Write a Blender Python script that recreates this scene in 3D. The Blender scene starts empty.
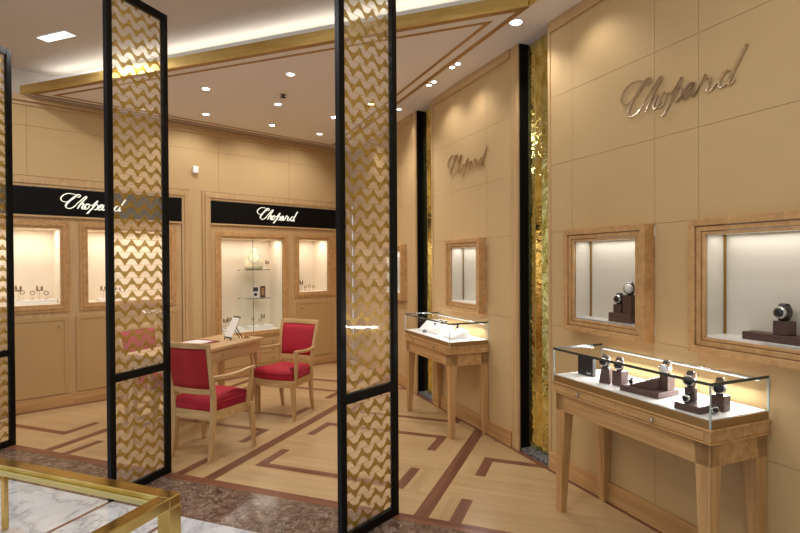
import bpy, math, random
from mathutils import Matrix, Vector
random.seed(7)
S = bpy.context.scene
COL = S.collection

# ------------------------------------------------------------------ frames
def rotz(a): return Matrix.Rotation(a, 4, 'Z')
A_R = math.radians(22.607 - 90)      # right wall: x towards the shopfront, y into the wall
A_B = math.radians(90 - 47.069)      # back wall : x to the right, y into the wall
A_F = math.radians(90 - 110.652)     # floor grid: x along the threshold, y into the salon
A_S = math.radians(90 - 110.652 - 18.6)
class Fr:
    def __init__(s, ang, org=(0, 0, 0)): s.M = Matrix.Translation(org) @ rotz(ang)
    def p(s, x, y, z=0): return s.M @ Vector((x, y, z))
RW, BW, FL, WORLD = Fr(A_R), Fr(A_B), Fr(A_F), Fr(0)

# ------------------------------------------------------------------ mesh builder
class MB:
    def __init__(s): s.v = []; s.f = []; s.m = []; s.sm = []
    def add(s, vs, fs, mi=0, smooth=False):
        n = len(s.v); s.v += [tuple(v) for v in vs]
        for f in fs: s.f.append([n + i for i in f]); s.m.append(mi); s.sm.append(smooth)
        return s
    def box(s, x0, x1, y0, y1, z0, z1, mi=0):
        if x0 > x1: x0, x1 = x1, x0
        if y0 > y1: y0, y1 = y1, y0
        if z0 > z1: z0, z1 = z1, z0
        vs = [(x, y, z) for z in (z0, z1) for y in (y0, y1) for x in (x0, x1)]
        return s.add(vs, [(0, 2, 3, 1), (4, 5, 7, 6), (0, 1, 5, 4), (2, 6, 7, 3), (0, 4, 6, 2), (1, 3, 7, 5)], mi)
    def hexa(s, bot, top, mi=0):      # 4 bottom corners ccw, 4 top corners ccw
        return s.add(list(bot) + list(top), [(3, 2, 1, 0), (4, 5, 6, 7), (0, 1, 5, 4), (1, 2, 6, 5), (2, 3, 7, 6), (3, 0, 4, 7)], mi)
    def prism(s, poly, z0, z1, mi=0, smooth=False):
        n = len(poly)
        s.add([(x, y, z0) for x, y in poly] + [(x, y, z1) for x, y in poly],
              [tuple(reversed(range(n))), tuple(range(n, 2 * n))], mi)
        vs = [(x, y, z0) for x, y in poly] + [(x, y, z1) for x, y in poly]
        return s.add(vs, [(i, (i + 1) % n, n + (i + 1) % n, n + i) for i in range(n)], mi, smooth)
    def lathe(s, prof, c=(0, 0, 0), n=24, mi=0, axis='z', smooth=True, R=None):
        vs = []
        for r, h in prof:
            for k in range(n):
                a = 2 * math.pi * k / n
                x, y = r * math.cos(a), r * math.sin(a)
                v = Vector((x, y, h)) if axis == 'z' else (Vector((x, h, y)) if axis == 'y' else Vector((h, x, y)))
                if R: v = R @ v
                vs.append((v.x + c[0], v.y + c[1], v.z + c[2]))
        fs = []
        for j in range(len(prof) - 1):
            for k in range(n):
                a, b = j * n + k, j * n + (k + 1) % n
                q = (a, b, b + n, a + n)
                fs.append(q if axis != 'y' else tuple(reversed(q)))
        fs.append(tuple(range(n))[::-1] if axis != 'y' else tuple(range(n)))
        t = tuple(range((len(prof) - 1) * n, len(prof) * n))
        fs.append(t if axis != 'y' else t[::-1])
        return s.add(vs, fs, mi, smooth)
    def sweep(s, pts, sec, up=(0, 0, 1), mi=0, smooth=False, closed=False):
        # sec: list per point (or one) of (half side, half up) with the section polygon rounded
        P = [Vector(p) for p in pts]; n = len(P); up = Vector(up); vs = []; k = 8
        for i, p in enumerate(P):
            if closed: d = P[(i + 1) % n] - P[i - 1]
            else: d = P[min(i + 1, n - 1)] - P[max(i - 1, 0)]
            d.normalize(); a = d.cross(up)
            if a.length < 1e-5: a = Vector((1, 0, 0))
            a.normalize(); b = a.cross(d); w, h = sec[i] if isinstance(sec[0], (tuple, list)) else sec
            c = .72
            for q in ((1, c), (c, 1), (-c, 1), (-1, c), (-1, -c), (-c, -1), (c, -1), (1, -c)):
                v = p + a * w * q[0] + b * h * q[1]; vs.append(tuple(v))
        fs = []
        for i in range(n if closed else n - 1):
            for j in range(k):
                a0, a1 = i * k + j, i * k + (j + 1) % k; b0, b1 = ((i + 1) % n) * k + j, ((i + 1) % n) * k + (j + 1) % k
                fs.append((a0, b0, b1, a1))
        if not closed:
            fs.append(tuple(range(k))); fs.append(tuple(range((n - 1) * k, n * k))[::-1])
        return s.add(vs, fs, mi, smooth)
    def frame(s, x0, x1, z0, z1, w, y0, y1, mi=0):   # mitred rectangular frame in the xz plane
        o = [(x0, z0), (x1, z0), (x1, z1), (x0, z1)]; i = [(x0 + w, z0 + w), (x1 - w, z0 + w), (x1 - w, z1 - w), (x0 + w, z1 - w)]
        for k in range(4):
            a, b, c, d = o[k], o[(k + 1) % 4], i[(k + 1) % 4], i[k]
            s.hexa([(a[0], y0, a[1]), (b[0], y0, b[1]), (b[0], y1, b[1]), (a[0], y1, a[1])],
                   [(d[0], y0, d[1]), (c[0], y0, c[1]), (c[0], y1, c[1]), (d[0], y1, d[1])], mi)
        return s

def setp(o, label=None, cat=None, group=None, kind=None):
    if label: o['label'] = label
    if cat: o['category'] = cat
    if group: o['group'] = group
    if kind: o['kind'] = kind
    return o

def build(name, mb, mats, parent=None, frame=None, base=(0, 0, 0), bevel=0, label=None, cat=None, group=None, kind=None, seg=2):
    """parent given: vertices in the parent's frame coordinates. Otherwise top-level, placed at base in frame."""
    me = bpy.data.meshes.new(name)
    b = Vector(parent['_b']) if parent is not None else Vector(base)
    me.from_pydata([tuple(Vector(v) - b) for v in mb.v], [], mb.f)
    if not isinstance(mats, (list, tuple)): mats = [mats]
    for m in mats: me.materials.append(m)
    for i, p in enumerate(me.polygons): p.material_index = mb.m[i]; p.use_smooth = mb.sm[i]
    me.update()
    o = bpy.data.objects.new(name, me); COL.objects.link(o)
    o['_b'] = tuple(b)
    if parent is not None: o.parent = parent
    else: o.matrix_world = (frame or WORLD).M @ Matrix.Translation(b)
    if bevel:
        md = o.modifiers.new('bevel', 'BEVEL'); md.width = bevel; md.segments = seg; md.limit_method = 'ANGLE'; md.angle_limit = .6
        md.harden_normals = False
    setp(o, label, cat, group, kind)
    return o

def thing(name, label, cat, frame=None, base=(0, 0, 0), group=None, rot=0, b=None):
    o = bpy.data.objects.new(name, None); COL.objects.link(o); o.empty_display_size = .05
    o['_b'] = tuple(b if b is not None else base)
    o.matrix_world = (frame or WORLD).M @ Matrix.Translation(base) @ rotz(rot)
    return setp(o, label, cat, group)

def copy_tree(o, parent=None):
    c = o.copy(); COL.objects.link(c)
    if parent is not None:
        c.parent = parent; c.matrix_parent_inverse = o.matrix_parent_inverse.copy()
    for ch in list(o.children): copy_tree(ch, c)
    return c

def struct(name, mb, mats, frame=None, bevel=0, base=(0, 0, 0)):
    return build(name, mb, mats, None, frame, base, bevel, kind='structure')

# ------------------------------------------------------------------ materials
def srgb(r, g, b):
    f = lambda c: (c / 255 / 12.92) if c / 255 <= .04045 else ((c / 255 + .055) / 1.055) ** 2.4
    return (f(r), f(g), f(b), 1)
class N:
    def __init__(s, name):
        s.mat = bpy.data.materials.new(name); s.mat.use_nodes = True; s.t = s.mat.node_tree
        s.t.nodes.clear(); s.out = s.t.nodes.new('ShaderNodeOutputMaterial')
    def n(s, typ, **kw):
        n = s.t.nodes.new(typ)
        for k, v in kw.items():
            if k in n.inputs: s.set(n.inputs[k], v)
            else: setattr(n, k, v)
        return n
    def set(s, inp, v):
        if isinstance(v, bpy.types.NodeSocket): s.t.links.new(v, inp)
        else: inp.default_value = v
    def m(s, op, a, b=0.0, c=None):
        n = s.t.nodes.new('ShaderNodeMath'); n.operation = op; s.set(n.inputs[0], a); s.set(n.inputs[1], b)
        if c is not None: s.set(n.inputs[2], c)
        return n.outputs[0]
    def coord(s, scale=(1, 1, 1), rot=(0, 0, 0), loc=(0, 0, 0)):
        tc = s.n('ShaderNodeTexCoord'); mp = s.n('ShaderNodeMapping')
        s.set(mp.inputs['Vector'], tc.outputs['Object']); mp.inputs['Scale'].default_value = scale
        mp.inputs['Rotation'].default_value = rot; mp.inputs['Location'].default_value = loc
        return mp.outputs[0]
    def noise(s, vec, scale, detail=3, rough=.5, dist=0):
        n = s.n('ShaderNodeTexNoise'); s.set(n.inputs['Vector'], vec); n.inputs['Scale'].default_value = scale
        n.inputs['Detail'].default_value = detail; n.inputs['Roughness'].default_value = rough; n.inputs['Distortion'].default_value = dist
        return n.outputs[0]
    def ramp(s, fac, stops):
        n = s.n('ShaderNodeValToRGB'); s.set(n.inputs[0], fac); e = n.color_ramp.elements
        while len(e) < len(stops): e.new(.5)
        for k, (p, c) in enumerate(stops): e[k].position = p; e[k].color = c
        return n.outputs[0]
    def mixc(s, fac, a, b, mode='MIX'):
        n = s.n('ShaderNodeMix', data_type='RGBA', blend_type=mode); s.set(n.inputs[0], fac)
        s.set(n.inputs[6], a); s.set(n.inputs[7], b); return n.outputs[2]
    def bump(s, h, strength=.2, dist=.002):
        n = s.n('ShaderNodeBump'); s.set(n.inputs['Height'], h); n.inputs['Strength'].default_value = strength
        n.inputs['Distance'].default_value = dist; return n.outputs[0]
    def bsdf(s, color, rough=.5, metal=0, normal=None, **kw):
        n = s.n('ShaderNodeBsdfPrincipled'); s.set(n.inputs['Base Color'], color); s.set(n.inputs['Roughness'], rough)
        s.set(n.inputs['Metallic'], metal)
        if normal is not None: s.set(n.inputs['Normal'], normal)
        for k, v in kw.items(): s.set(n.inputs[k.replace('_', ' ')], v)
        return n.outputs[0]
    def done(s, sh): s.t.links.new(sh, s.out.inputs[0]); return s.mat

def plain(name, col, rough=.5, metal=0, **kw):
    n = N(name); v = n.noise(n.coord(), 35, 2)
    c = n.mixc(n.m('MULTIPLY', v, .12), col, tuple(x * .8 for x in col[:3]) + (1,))
    return n.done(n.bsdf(c, rough, metal, **kw))

def oak(name, axis, dark, mid, light, rough=.42, sc=1.0):
    n = N(name)
    s = {'x': (1.2, 26, 26), 'y': (26, 1.2, 26), 'z': (26, 26, 1.2)}[axis]
    s2 = {'x': (5, 150, 150), 'y': (150, 5, 150), 'z': (150, 150, 5)}[axis]
    a = n.noise(n.coord(tuple(k * sc for k in s)), 1.0, 4, .6, .6)
    b = n.noise(n.coord(tuple(k * sc for k in s2)), 1.0, 2, .5)
    c = n.ramp(a, [(.3, dark), (.52, mid), (.72, light)])
    c = n.mixc(n.m('MULTIPLY', n.m('GREATER_THAN', b, .6), .22), c, dark)
    return n.done(n.bsdf(c, rough, 0, n.bump(b, .12, .001)))
OD, OM, OL_ = srgb(172, 129, 80), srgb(194, 150, 98), srgb(210, 169, 116)
M = {}
for ax in 'xyz': M['oak_' + ax] = oak('oak_' + ax, ax, OD, OM, OL_)
for ax in 'xyz': M['chairwood_' + ax] = oak('chair_beech_' + ax, ax, srgb(184, 144, 94), srgb(200, 162, 110), srgb(212, 178, 130), .35)

def fabric(name, c1, c2, s=420):
    n = N(name)
    a = n.noise(n.coord((1, 1, 1)), 2.2, 3); b = n.noise(n.coord((1, 1, 6)), s, 2); e = n.noise(n.coord((6, 6, 1)), s * .25, 2)
    c = n.mixc(n.m('ADD', n.m('MULTIPLY', a, .5), n.m('MULTIPLY', n.m('ADD', b, e), .28)), c1, c2)
    return n.done(n.bsdf(c, .75, 0, n.bump(n.m('ADD', b, e), .25, .001)))
M['wall'] = fabric('wall_fabric_tan', srgb(190, 159, 110), srgb(206, 174, 125))
M['door_fabric'] = fabric('door_fabric_tan', srgb(176, 140, 88), srgb(194, 158, 106))
M['seam'] = plain('panel_joint', srgb(140, 106, 70), .8)
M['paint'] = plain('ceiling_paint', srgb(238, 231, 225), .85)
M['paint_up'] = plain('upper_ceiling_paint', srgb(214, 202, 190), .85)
M['white'] = plain('cove_white_paint', srgb(240, 238, 230), .7)
M['lining'] = plain('showcase_lining_cream', srgb(240, 226, 206), .6)
M['lining_grey'] = plain('showcase_lining_grey', srgb(222, 214, 200), .5)
M['white_board'] = plain('white_display_base', srgb(244, 242, 238), .35)
M['black'] = plain('black_lacquer', srgb(12, 11, 10), .4, 0, Specular_IOR_Level=.15)
M['black_mat'] = plain('black_satin', srgb(24, 22, 22), .5)
M['gold_trim'] = plain('brass_trim', srgb(178, 140, 70), .28, 1)
def brushed_gold():
    n = N('satin_gold_fascia'); a = n.noise(n.coord((1.2, 1.2, 8)), 2.5, 3, .6, .5)
    c = n.ramp(a, [(.3, srgb(208, 176, 100)), (.7, srgb(232, 204, 134))])
    return n.done(n.bsdf(c, n.m('ADD', n.m('MULTIPLY', a, .12), .30), 1))
M['gold'] = brushed_gold()
M['inlay'] = plain('ceiling_gold_inlay', srgb(172, 132, 70), .4, .5)
def brass():
    n = N('polished_brass'); a = n.noise(n.coord((3, 3, 3)), 4, 2)
    return n.done(n.bsdf(n.ramp(a, [(.3, srgb(212, 180, 96)), (.7, srgb(236, 212, 140))]), .12, 1))
M['brass'] = brass()
M['brass_pale'] = plain('pale_brass_ledge', srgb(226, 214, 150), .3, .6)
def mirror_gold():
    n = N('gold_mirror_strip'); a = n.noise(n.coord((.9, .9, 1.3)), 9, 3, .6, .4); b = n.noise(n.coord((2, 2, 1)), 9, 3)
    c = n.ramp(b, [(.3, srgb(196, 176, 88)), (.7, srgb(240, 228, 158))])
    return n.done(n.bsdf(c, .07, 1, n.bump(a, .32, .02)))
M['gold_mirror'] = mirror_gold()
M['chrome'] = plain('chrome', srgb(215, 212, 208), .12, 1)
M['steel'] = plain('steel', srgb(150, 150, 152), .3, 1)
M['knob'] = plain('nickel_knob', srgb(210, 205, 196), .2, 1)
M['letter_wall'] = plain('bronze_chrome_letters', srgb(236, 222, 204), .08, 1)
M['stand'] = plain('brown_leather_stand', srgb(84, 60, 54), .45)
M['cuff'] = plain('watch_cushion_tan', srgb(176, 136, 100), .6)
M['strap'] = plain('dark_watch_strap', srgb(40, 36, 38), .45)
M['dial'] = plain('dark_dial', srgb(30, 32, 42), .2)
M['dial_white'] = plain('white_dial', srgb(225, 225, 225), .3)
M['bust'] = fabric('cream_velvet', srgb(222, 208, 172), srgb(234, 222, 190))
M['paper'] = plain('white_paper', srgb(240, 234, 226), .6)
M['silver_print'] = plain('silver_print', srgb(190, 190, 190), .4, .6)
M['red_border'] = plain('red_folder', srgb(140, 34, 46), .45)
def velvet(name, c1, c2):
    n = N(name); a = n.noise(n.coord(), 6, 3)
    c = n.mixc(a, c1, c2)
    return n.done(n.bsdf(c, .7, 0, n.bump(n.noise(n.coord(), 500, 2), .15, .001), Sheen_Weight=.35, Sheen_Roughness=.4, Sheen_Tint=srgb(255, 90, 110)))
M['red'] = velvet('red_velvet', srgb(158, 14, 34), srgb(182, 22, 46))
M['red_back'] = velvet('red_cloth_back', srgb(150, 14, 24), srgb(170, 20, 30))

def emit(name, col, st):
    n = N(name); e = n.n('ShaderNodeEmission'); e.inputs[0].default_value = col; e.inputs[1].default_value = st
    return n.done(e.outputs[0])
M['lamp'] = emit('lamp_lens_glow', (1, .95, .88, 1), 14)
M['sign_glow'] = emit('sign_letter_glow', srgb(255, 248, 222), 1.05)
M['lamp_soft'] = emit('panel_lamp_glow', (1, .98, .94, 1), 1.9)
M['led'] = emit('led_strip_glow', (.98, 1, .95, 1), 2)
M['tube'] = emit('tube_lamp_glow', (1, .97, .95, 1), 1.3)

def glass(name, tint=(1, 1, 1, 1), refl=1.0, rough=.0):
    n = N(name)
    tr = n.n('ShaderNodeBsdfTransparent'); tr.inputs[0].default_value = tint
    gl = n.n('ShaderNodeBsdfGlossy'); gl.inputs['Roughness'].default_value = rough; gl.inputs[0].default_value = (1, 1, 1, 1)
    fr = n.n('ShaderNodeFresnel'); fr.inputs[0].default_value = 1.45
    mx = n.n('ShaderNodeMixShader'); bf = n.n('ShaderNodeNewGeometry').outputs['Backfacing']; n.set(mx.inputs[0], n.m('MULTIPLY', n.m('MULTIPLY', fr.outputs[0], refl), n.m('SUBTRACT', 1.0, bf))); n.set(mx.inputs[1], tr.outputs[0]); n.set(mx.inputs[2], gl.outputs[0])
    return n.done(mx.outputs[0])
M['glass'] = glass('clear_glass', (.985, .99, .985, 1), .28)
M['glass_soft'] = glass('showcase_pane_glass', (.97, .97, .96, 1), .4)
M['glass_edge'] = plain('dark_glass_edge', srgb(58, 66, 60), .15)
M['glass_edge_lt'] = plain('pale_glass_edge', srgb(176, 190, 184), .15)
M['shelf_glass'] = glass('shelf_glass', (.8, .9, .88, 1), 1)

def screen_glass():
    n = N('gold_patterned_glass')
    tc = n.n('ShaderNodeTexCoord'); sp = n.n('ShaderNodeSeparateXYZ'); n.set(sp.inputs[0], tc.outputs['Object'])
    y, z = sp.outputs[1], sp.outputs[2]
    P, Q = .108, .085
    fz = n.m('SUBTRACT', n.m('FRACT', n.m('DIVIDE', z, Q)), .5)                 # -.5 .. .5
    fy = n.m('SUBTRACT', n.m('FRACT', n.m('ADD', n.m('DIVIDE', y, P), 100.0)), .5)
    gy = n.m('SUBTRACT', n.m('FRACT', n.m('ADD', n.m('DIVIDE', y, P), 100.5)), .5)
    def lobe(f, g):      # a rounded trapezoid standing on the middle line of the row
        a = n.m('LESS_THAN', n.m('ADD', n.m('ABSOLUTE', f), n.m('MULTIPLY', g, .66)), .475)
        b = n.m('LESS_THAN', n.m('ADD', g, n.m('MULTIPLY', n.m('MULTIPLY', f, f), 1.2)), .488)
        return n.m('MULTIPLY', n.m('MULTIPLY', a, b), n.m('GREATER_THAN', g, 0.0))
    up = lobe(fy, fz); dn = lobe(gy, n.m('MULTIPLY', fz, -1.0))
    clear = n.m('MAXIMUM', up, dn)
    line = n.m('LESS_THAN', n.m('ABSOLUTE', fz), .017)
    clear = n.m('MULTIPLY', clear, n.m('SUBTRACT', 1.0, n.m('MULTIPLY', line, .7)))
    nz = n.noise(n.coord((1, 1, 1)), 3.0, 3)
    gold = n.bsdf(n.ramp(n.noise(n.coord(), 40, 2), [(.3, srgb(158, 124, 46)), (.7, srgb(190, 156, 74))]), .35, .35)
    tr1 = n.n('ShaderNodeBsdfTransparent'); tr1.inputs[0].default_value = (1, .84, .5, 1)
    mg = n.n('ShaderNodeMixShader'); mg.inputs[0].default_value = .84; n.set(mg.inputs[1], tr1.outputs[0]); n.set(mg.inputs[2], gold)
    tr2 = n.n('ShaderNodeBsdfTransparent'); tr2.inputs[0].default_value = (1, .98, .95, 1)
    df = n.n('ShaderNodeBsdfTranslucent'); df.inputs[0].default_value = srgb(250, 236, 214)
    d2 = n.n('ShaderNodeBsdfDiffuse'); d2.inputs[0].default_value = srgb(250, 236, 214)
    dd = n.n('ShaderNodeMixShader'); dd.inputs[0].default_value = .5; n.set(dd.inputs[1], df.outputs[0]); n.set(dd.inputs[2], d2.outputs[0])
    mc = n.n('ShaderNodeMixShader'); mc.inputs[0].default_value = .22; n.set(mc.inputs[1], tr2.outputs[0]); n.set(mc.inputs[2], dd.outputs[0])
    mm = n.n('ShaderNodeMixShader'); n.set(mm.inputs[0], clear); n.set(mm.inputs[1], mg.outputs[0]); n.set(mm.inputs[2], mc.outputs[0])
    gl = n.n('ShaderNodeBsdfGlossy'); gl.inputs['Roughness'].default_value = .03
    fr = n.n('ShaderNodeFresnel'); fr.inputs[0].default_value = 1.45
    mx = n.n('ShaderNodeMixShader'); n.set(mx.inputs[0], n.m('MULTIPLY', fr.outputs[0], .8)); n.set(mx.inputs[1], mm.outputs[0]); n.set(mx.inputs[2], gl.outputs[0])
    # the film is on the face turned to the viewer; the light passes the other face of the pane freely
    bf = n.n('ShaderNodeNewGeometry').outputs['Backfacing']; t0 = n.n('ShaderNodeBsdfTransparent')
    mz = n.n('ShaderNodeMixShader'); n.set(mz.inputs[0], bf); n.set(mz.inputs[1], mx.outputs[0]); n.set(mz.inputs[2], t0.outputs[0])
    return n.done(mz.outputs[0])
M['screen_glass'] = screen_glass()

def floorwood(name, axis):
    n = N(name)
    r = 0 if axis == 'x' else math.pi / 2
    v = n.coord(rot=(0, 0, r))
    br = n.n('ShaderNodeTexBrick'); n.set(br.inputs['Vector'], v); br.offset = .37; br.squash = 1
    br.inputs['Scale'].default_value = 1; br.inputs['Brick Width'].default_value = 1.1; br.inputs['Row Height'].default_value = .072
    br.inputs['Mortar Size'].default_value = .0006; br.inputs['Bias'].default_value = 0
    br.inputs['Color1'].default_value = srgb(178, 146, 104); br.inputs['Color2'].default_value = srgb(196, 166, 124); br.inputs['Mortar'].default_value = srgb(176, 134, 88)
    sp = n.n('ShaderNodeMapping'); n.set(sp.inputs['Vector'], v); sp.inputs['Scale'].default_value = (1.3, 22, 1)
    g = n.noise(sp.outputs[0], 1.0, 4, .6, .4)
    c = n.mixc(.5, br.outputs[0], n.ramp(g, [(.3, srgb(172, 138, 94)), (.7, srgb(200, 170, 126))]))
    return n.done(n.bsdf(c, n.m('ADD', n.m('MULTIPLY', g, .12), .26), 0))
M['floor_x'] = floorwood('floor_oak_across', 'x'); M['floor_y'] = floorwood('floor_oak_along', 'y')
M['walnut'] = oak('floor_walnut_inlay', 'y', srgb(96, 58, 40), srgb(118, 76, 56), srgb(134, 90, 66), .3)
M['walnut_x'] = oak('floor_walnut_border', 'x', srgb(104, 62, 42), srgb(126, 80, 58), srgb(142, 94, 70), .3)
def marble_dark():
    n = N('brown_marble'); a = n.noise(n.coord(), 9, 6, .7, 2.2); b = n.noise(n.coord(loc=(3, 1, 0)), 26, 5, .7, 1.5)
    c = n.ramp(a, [(.32, srgb(66, 48, 40)), (.5, srgb(112, 88, 74)), (.62, srgb(142, 122, 108)), (.72, srgb(80, 60, 50))])
    c = n.mixc(n.m('MULTIPLY', n.m('GREATER_THAN', b, .58), .45), c, srgb(190, 176, 160))
    return n.done(n.bsdf(c, .15, 0))
def marble_white():
    n = N('white_marble'); a = n.noise(n.coord(), 4.0, 5, .55, .7); v = n.m('ABSOLUTE', n.m('SUBTRACT', a, .5))
    c = n.ramp(v, [(0, srgb(168, 168, 172)), (.02, srgb(202, 203, 206)), (.10, srgb(216, 217, 220))])
    return n.done(n.bsdf(c, .12, 0))
M['marble_d'], M['marble_w'] = marble_dark(), marble_white()
def gravel():
    n = N('grey_pebbles'); v = n.n('ShaderNodeTexVoronoi'); n.set(v.inputs['Vector'], n.coord()); v.inputs['Scale'].default_value = 55
    c = n.ramp(v.outputs[0], [(0, srgb(190, 190, 194)), (.5, srgb(120, 118, 120)), (.9, srgb(50, 48, 50))])
    return n.done(n.bsdf(c, .5, 0, n.bump(n.m('SUBTRACT', 1.0, v.outputs[0]), 1, .02)))
M['gravel'] = gravel()

# ------------------------------------------------------------------ plan helpers
RC, BC = 2.435, 6.415            # wall faces (distance along each wall's inward normal)
rn = Vector((math.cos(math.radians(22.607)), math.sin(math.radians(22.607)))); rn = Vector((rn.x, rn.y))
bnv = Vector((-math.sin(math.radians(42.931)), math.cos(math.radians(42.931))))
tv = Vector((math.cos(A_F), math.sin(A_F))); Tv = Vector((-math.sin(A_F), math.cos(A_F)))
def isect(n1, c1, n2, c2):
    d = n1.x * n2.y - n1.y * n2.x
    return ((c1 * n2.y - c2 * n1.y) / d, (n1.x * c2 - n2.x * c1) / d)
ZC, ZU = 3.2, 3.45

# ------------------------------------------------------------------ floor
def make_floor():
    mb = MB(); mats = [M['floor_x'], M['floor_y'], M['walnut'], M['marble_d'], M['marble_w'], M['walnut_x']]
    dark = []                     # (x0,x1,y0,y1,mat)
    strips = [(-5.72, -5.63), (-4.17, -4.08), (-2.56, -2.468), (-1.01, -.918), (.55, .64)]
    for a, b in strips: dark.append((a, b, 2.886, 9.5, 2))
    alongs = []
    def bars(xl, xr, off):        # a cell between two strips: U and n shaped brackets
        y = 2.83 + off - 1.47
        k = 0
        while y < 9:
            y0, y1 = y + .005, y + .365
            isU = k % 2 == 0
            for (x0, x1) in ((xl, xl + .073), (xr - .073, xr)):
                dark.append((x0, x1, max(y0, 2.886), y1, 2)) if y1 > 2.89 else None
                if y1 > 2.89:
                    if x0 == xl: alongs.append((xl - .20, xl, max(y0, 2.886), y1))
                    else: alongs.append((xr, xr + .20, max(y0, 2.886), y1))
            ya = (y0, y0 + .07) if isU else (y1 - .07, y1)
            if ya[0] > 2.886: dark.append((xl, xr, ya[0], ya[1], 5))
            y += .735; k += 1
    bars(-5.43, -4.36, .36); bars(-3.95, -2.735, 0); bars(-2.36, -1.19, .36); bars(-.795, .40, 0)
    rects = dark + [(a, b, c, d, 1) for a, b, c, d in alongs]
    xs = sorted(set([-9.0, 4.5] + [round(r[0], 4) for r in rects] + [round(r[1], 4) for r in rects] ))
    ys = sorted(set([2.886, 10.0] + [round(r[2], 4) for r in rects] + [round(r[3], 4) for r in rects]))
    for i in range(len(xs) - 1):
        for j in range(len(ys) - 1):
            cx, cy = (xs[i] + xs[i + 1]) / 2, (ys[j] + ys[j + 1]) / 2
            mi = 0
            for r in rects:
                if r[0] < cx < r[1] and r[2] < cy < r[3]: mi = r[4]; break
            mb.add([(xs[i], ys[j], 0), (xs[i + 1], ys[j], 0), (xs[i + 1], ys[j + 1], 0), (xs[i], ys[j + 1], 0)], [(0, 1, 2, 3)], mi)
    mb.add([(-9, 2.807, 0), (4.5, 2.807, 0), (4.5, 2.886, 0), (-9, 2.886, 0)], [(0, 1, 2, 3)], 5)
    mb.add([(-9, 2.40, 0), (4.5, 2.40, 0), (4.5, 2.807, 0), (-9, 2.807, 0)], [(0, 1, 2, 3)], 3)
    x = -9.0; js = sorted([-2.325 + 1.60 * k for k in range(-4, 5)] + [-2.86 + 1.60 * k for k in range(-3, 5)])
    edges = [-9.0] + [e for j in js for e in (j - .013, j + .013)] + [4.5]
    for i in range(len(edges) - 1):
        mb.add([(edges[i], -4, 0), (edges[i + 1], -4, 0), (edges[i + 1], 2.40, 0), (edges[i], 2.40, 0)], [(0, 1, 2, 3)], 5 if i % 2 else 4)
    struct('floor', mb, mats, FL)
make_floor()
# walnut border along the right wall, dark strip along the back wall
struct('trim_1', MB().box(-7.7, 2.0, 2.395, 2.44, 0.0, .004), M['walnut_x'], RW)
struct('trim_2', MB().box(-2.5, 4.95, 6.34, 6.40, 0.0, .004), M['walnut_x'], BW)

# ------------------------------------------------------------------ ceilings
def Wp(u, c): return (-0.3844 * 0, 0)
rv = Vector((-math.sin(math.radians(22.607)), math.cos(math.radians(22.607))))
def pr(u, c): v = rv * u + rn * c; return (v.x, v.y)
A = isect(Tv, 3.56, bnv, 6.46); K = isect(Tv, 3.56, rn, 2.145)
E1, E2 = pr(-1.6, 2.145), pr(-1.6, 2.56); Fc = isect(rn, 2.56, bnv, 6.46)
mb = MB()
mb.prism([A, K, isect(rn, 2.56, Tv, 3.56), Fc], ZC, ZC + .09)
mb.prism([E1, E2, isect(rn, 2.56, Tv, 3.56), K], ZC, ZC + .09)
struct('ceiling', mb, M['paint'])
# upper ceiling and the back of the cove
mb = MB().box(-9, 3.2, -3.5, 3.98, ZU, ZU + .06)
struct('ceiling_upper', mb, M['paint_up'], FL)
A2, K2 = isect(Tv, 3.98, bnv, 6.46), isect(Tv, 3.98, rn, 2.5)
mb = MB(); mb.box(-5.95, .4, 3.94, 3.97, ZC + .09, ZU)
struct('trim_3', mb, M['white'], FL)
# white upstand of the light trough
mb = MB(); mb.box(-5.20, -.45, 3.60, 3.615, ZC + .09, ZC + .145)
struct('trim_4', mb, M['white'], FL)
# gold fascia
mb = MB(); mb.box(-5.54, -.415, 3.545, 3.56, ZC - .002, ZC + .088)
struct('trim_5', mb, M['gold'], FL, .002)
uK = rv.dot(Vector(K))
mb = MB(); mb.box(-uK, 1.6, 2.131, 2.145, ZC - .002, ZC + .088)
struct('trim_6', mb, M['gold'], RW, .002)
# gold inlay lines in the salon ceiling
def tri(c_t, c_r, c_b): return [isect(Tv, c_t, bnv, c_b), isect(Tv, c_t, rn, c_r), isect(rn, c_r, bnv, c_b)]
def inlay(name, t0, r0, b0, w):
    o, i = tri(t0, r0, b0), tri(t0 + w, r0 - w, b0 - w)
    mb = MB()
    for k in range(3):
        a, b_, c, d = o[k], o[(k + 1) % 3], i[(k + 1) % 3], i[k]
        mb.prism([a, b_, c, d], ZC - .004, ZC + .001)
    struct(name, mb, M['inlay'])
inlay('trim_7', 3.565, 2.145, 6.33, .038)
inlay('trim_8', 3.68, 2.03, 6.22, .028)

# ------------------------------------------------------------------ right wall (x = -u)
def panel_wall(name, frame, xs, zs, y0, y1, holes, mats, gap=.0011, xr=None):
    mb = MB()
    for i in range(len(xs) - 1):
        for j in range(len(zs) - 1):
            cx, cz = (xs[i] + xs[i + 1]) / 2, (zs[j] + zs[j + 1]) / 2
            if any(h[0] < cx < h[1] and h[2] < cz < h[3] for h in holes): continue
            mb.box(xs[i] + gap, xs[i + 1] - gap, y0, y0 + .012, zs[j] + gap, zs[j + 1] - gap, 0)
            mb.box(xs[i] + .0, xs[i + 1] - .0, y0 + .004, y1, zs[j], zs[j + 1], 1)
    return struct(name, mb, mats, frame)
zR = [0, .59, 1.04, 1.705, 2.18, 2.66, 3.2]
wm = [M['wall'], M['seam']]
CA, CB, CC, CD = (-2.80, -2.134), (-1.866, -1.20), (-4.52, -3.88), (-6.27, -5.63)
panel_wall('wall_right', RW, [-3.047, -2.80, -2.134, -1.866, -1.20, -.6, .4, 1.5], zR, RC, RC + .2,
           [(CA[0], CA[1], 1.04, 1.705), (CB[0], CB[1], 1.04, 1.705)], wm)
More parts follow.
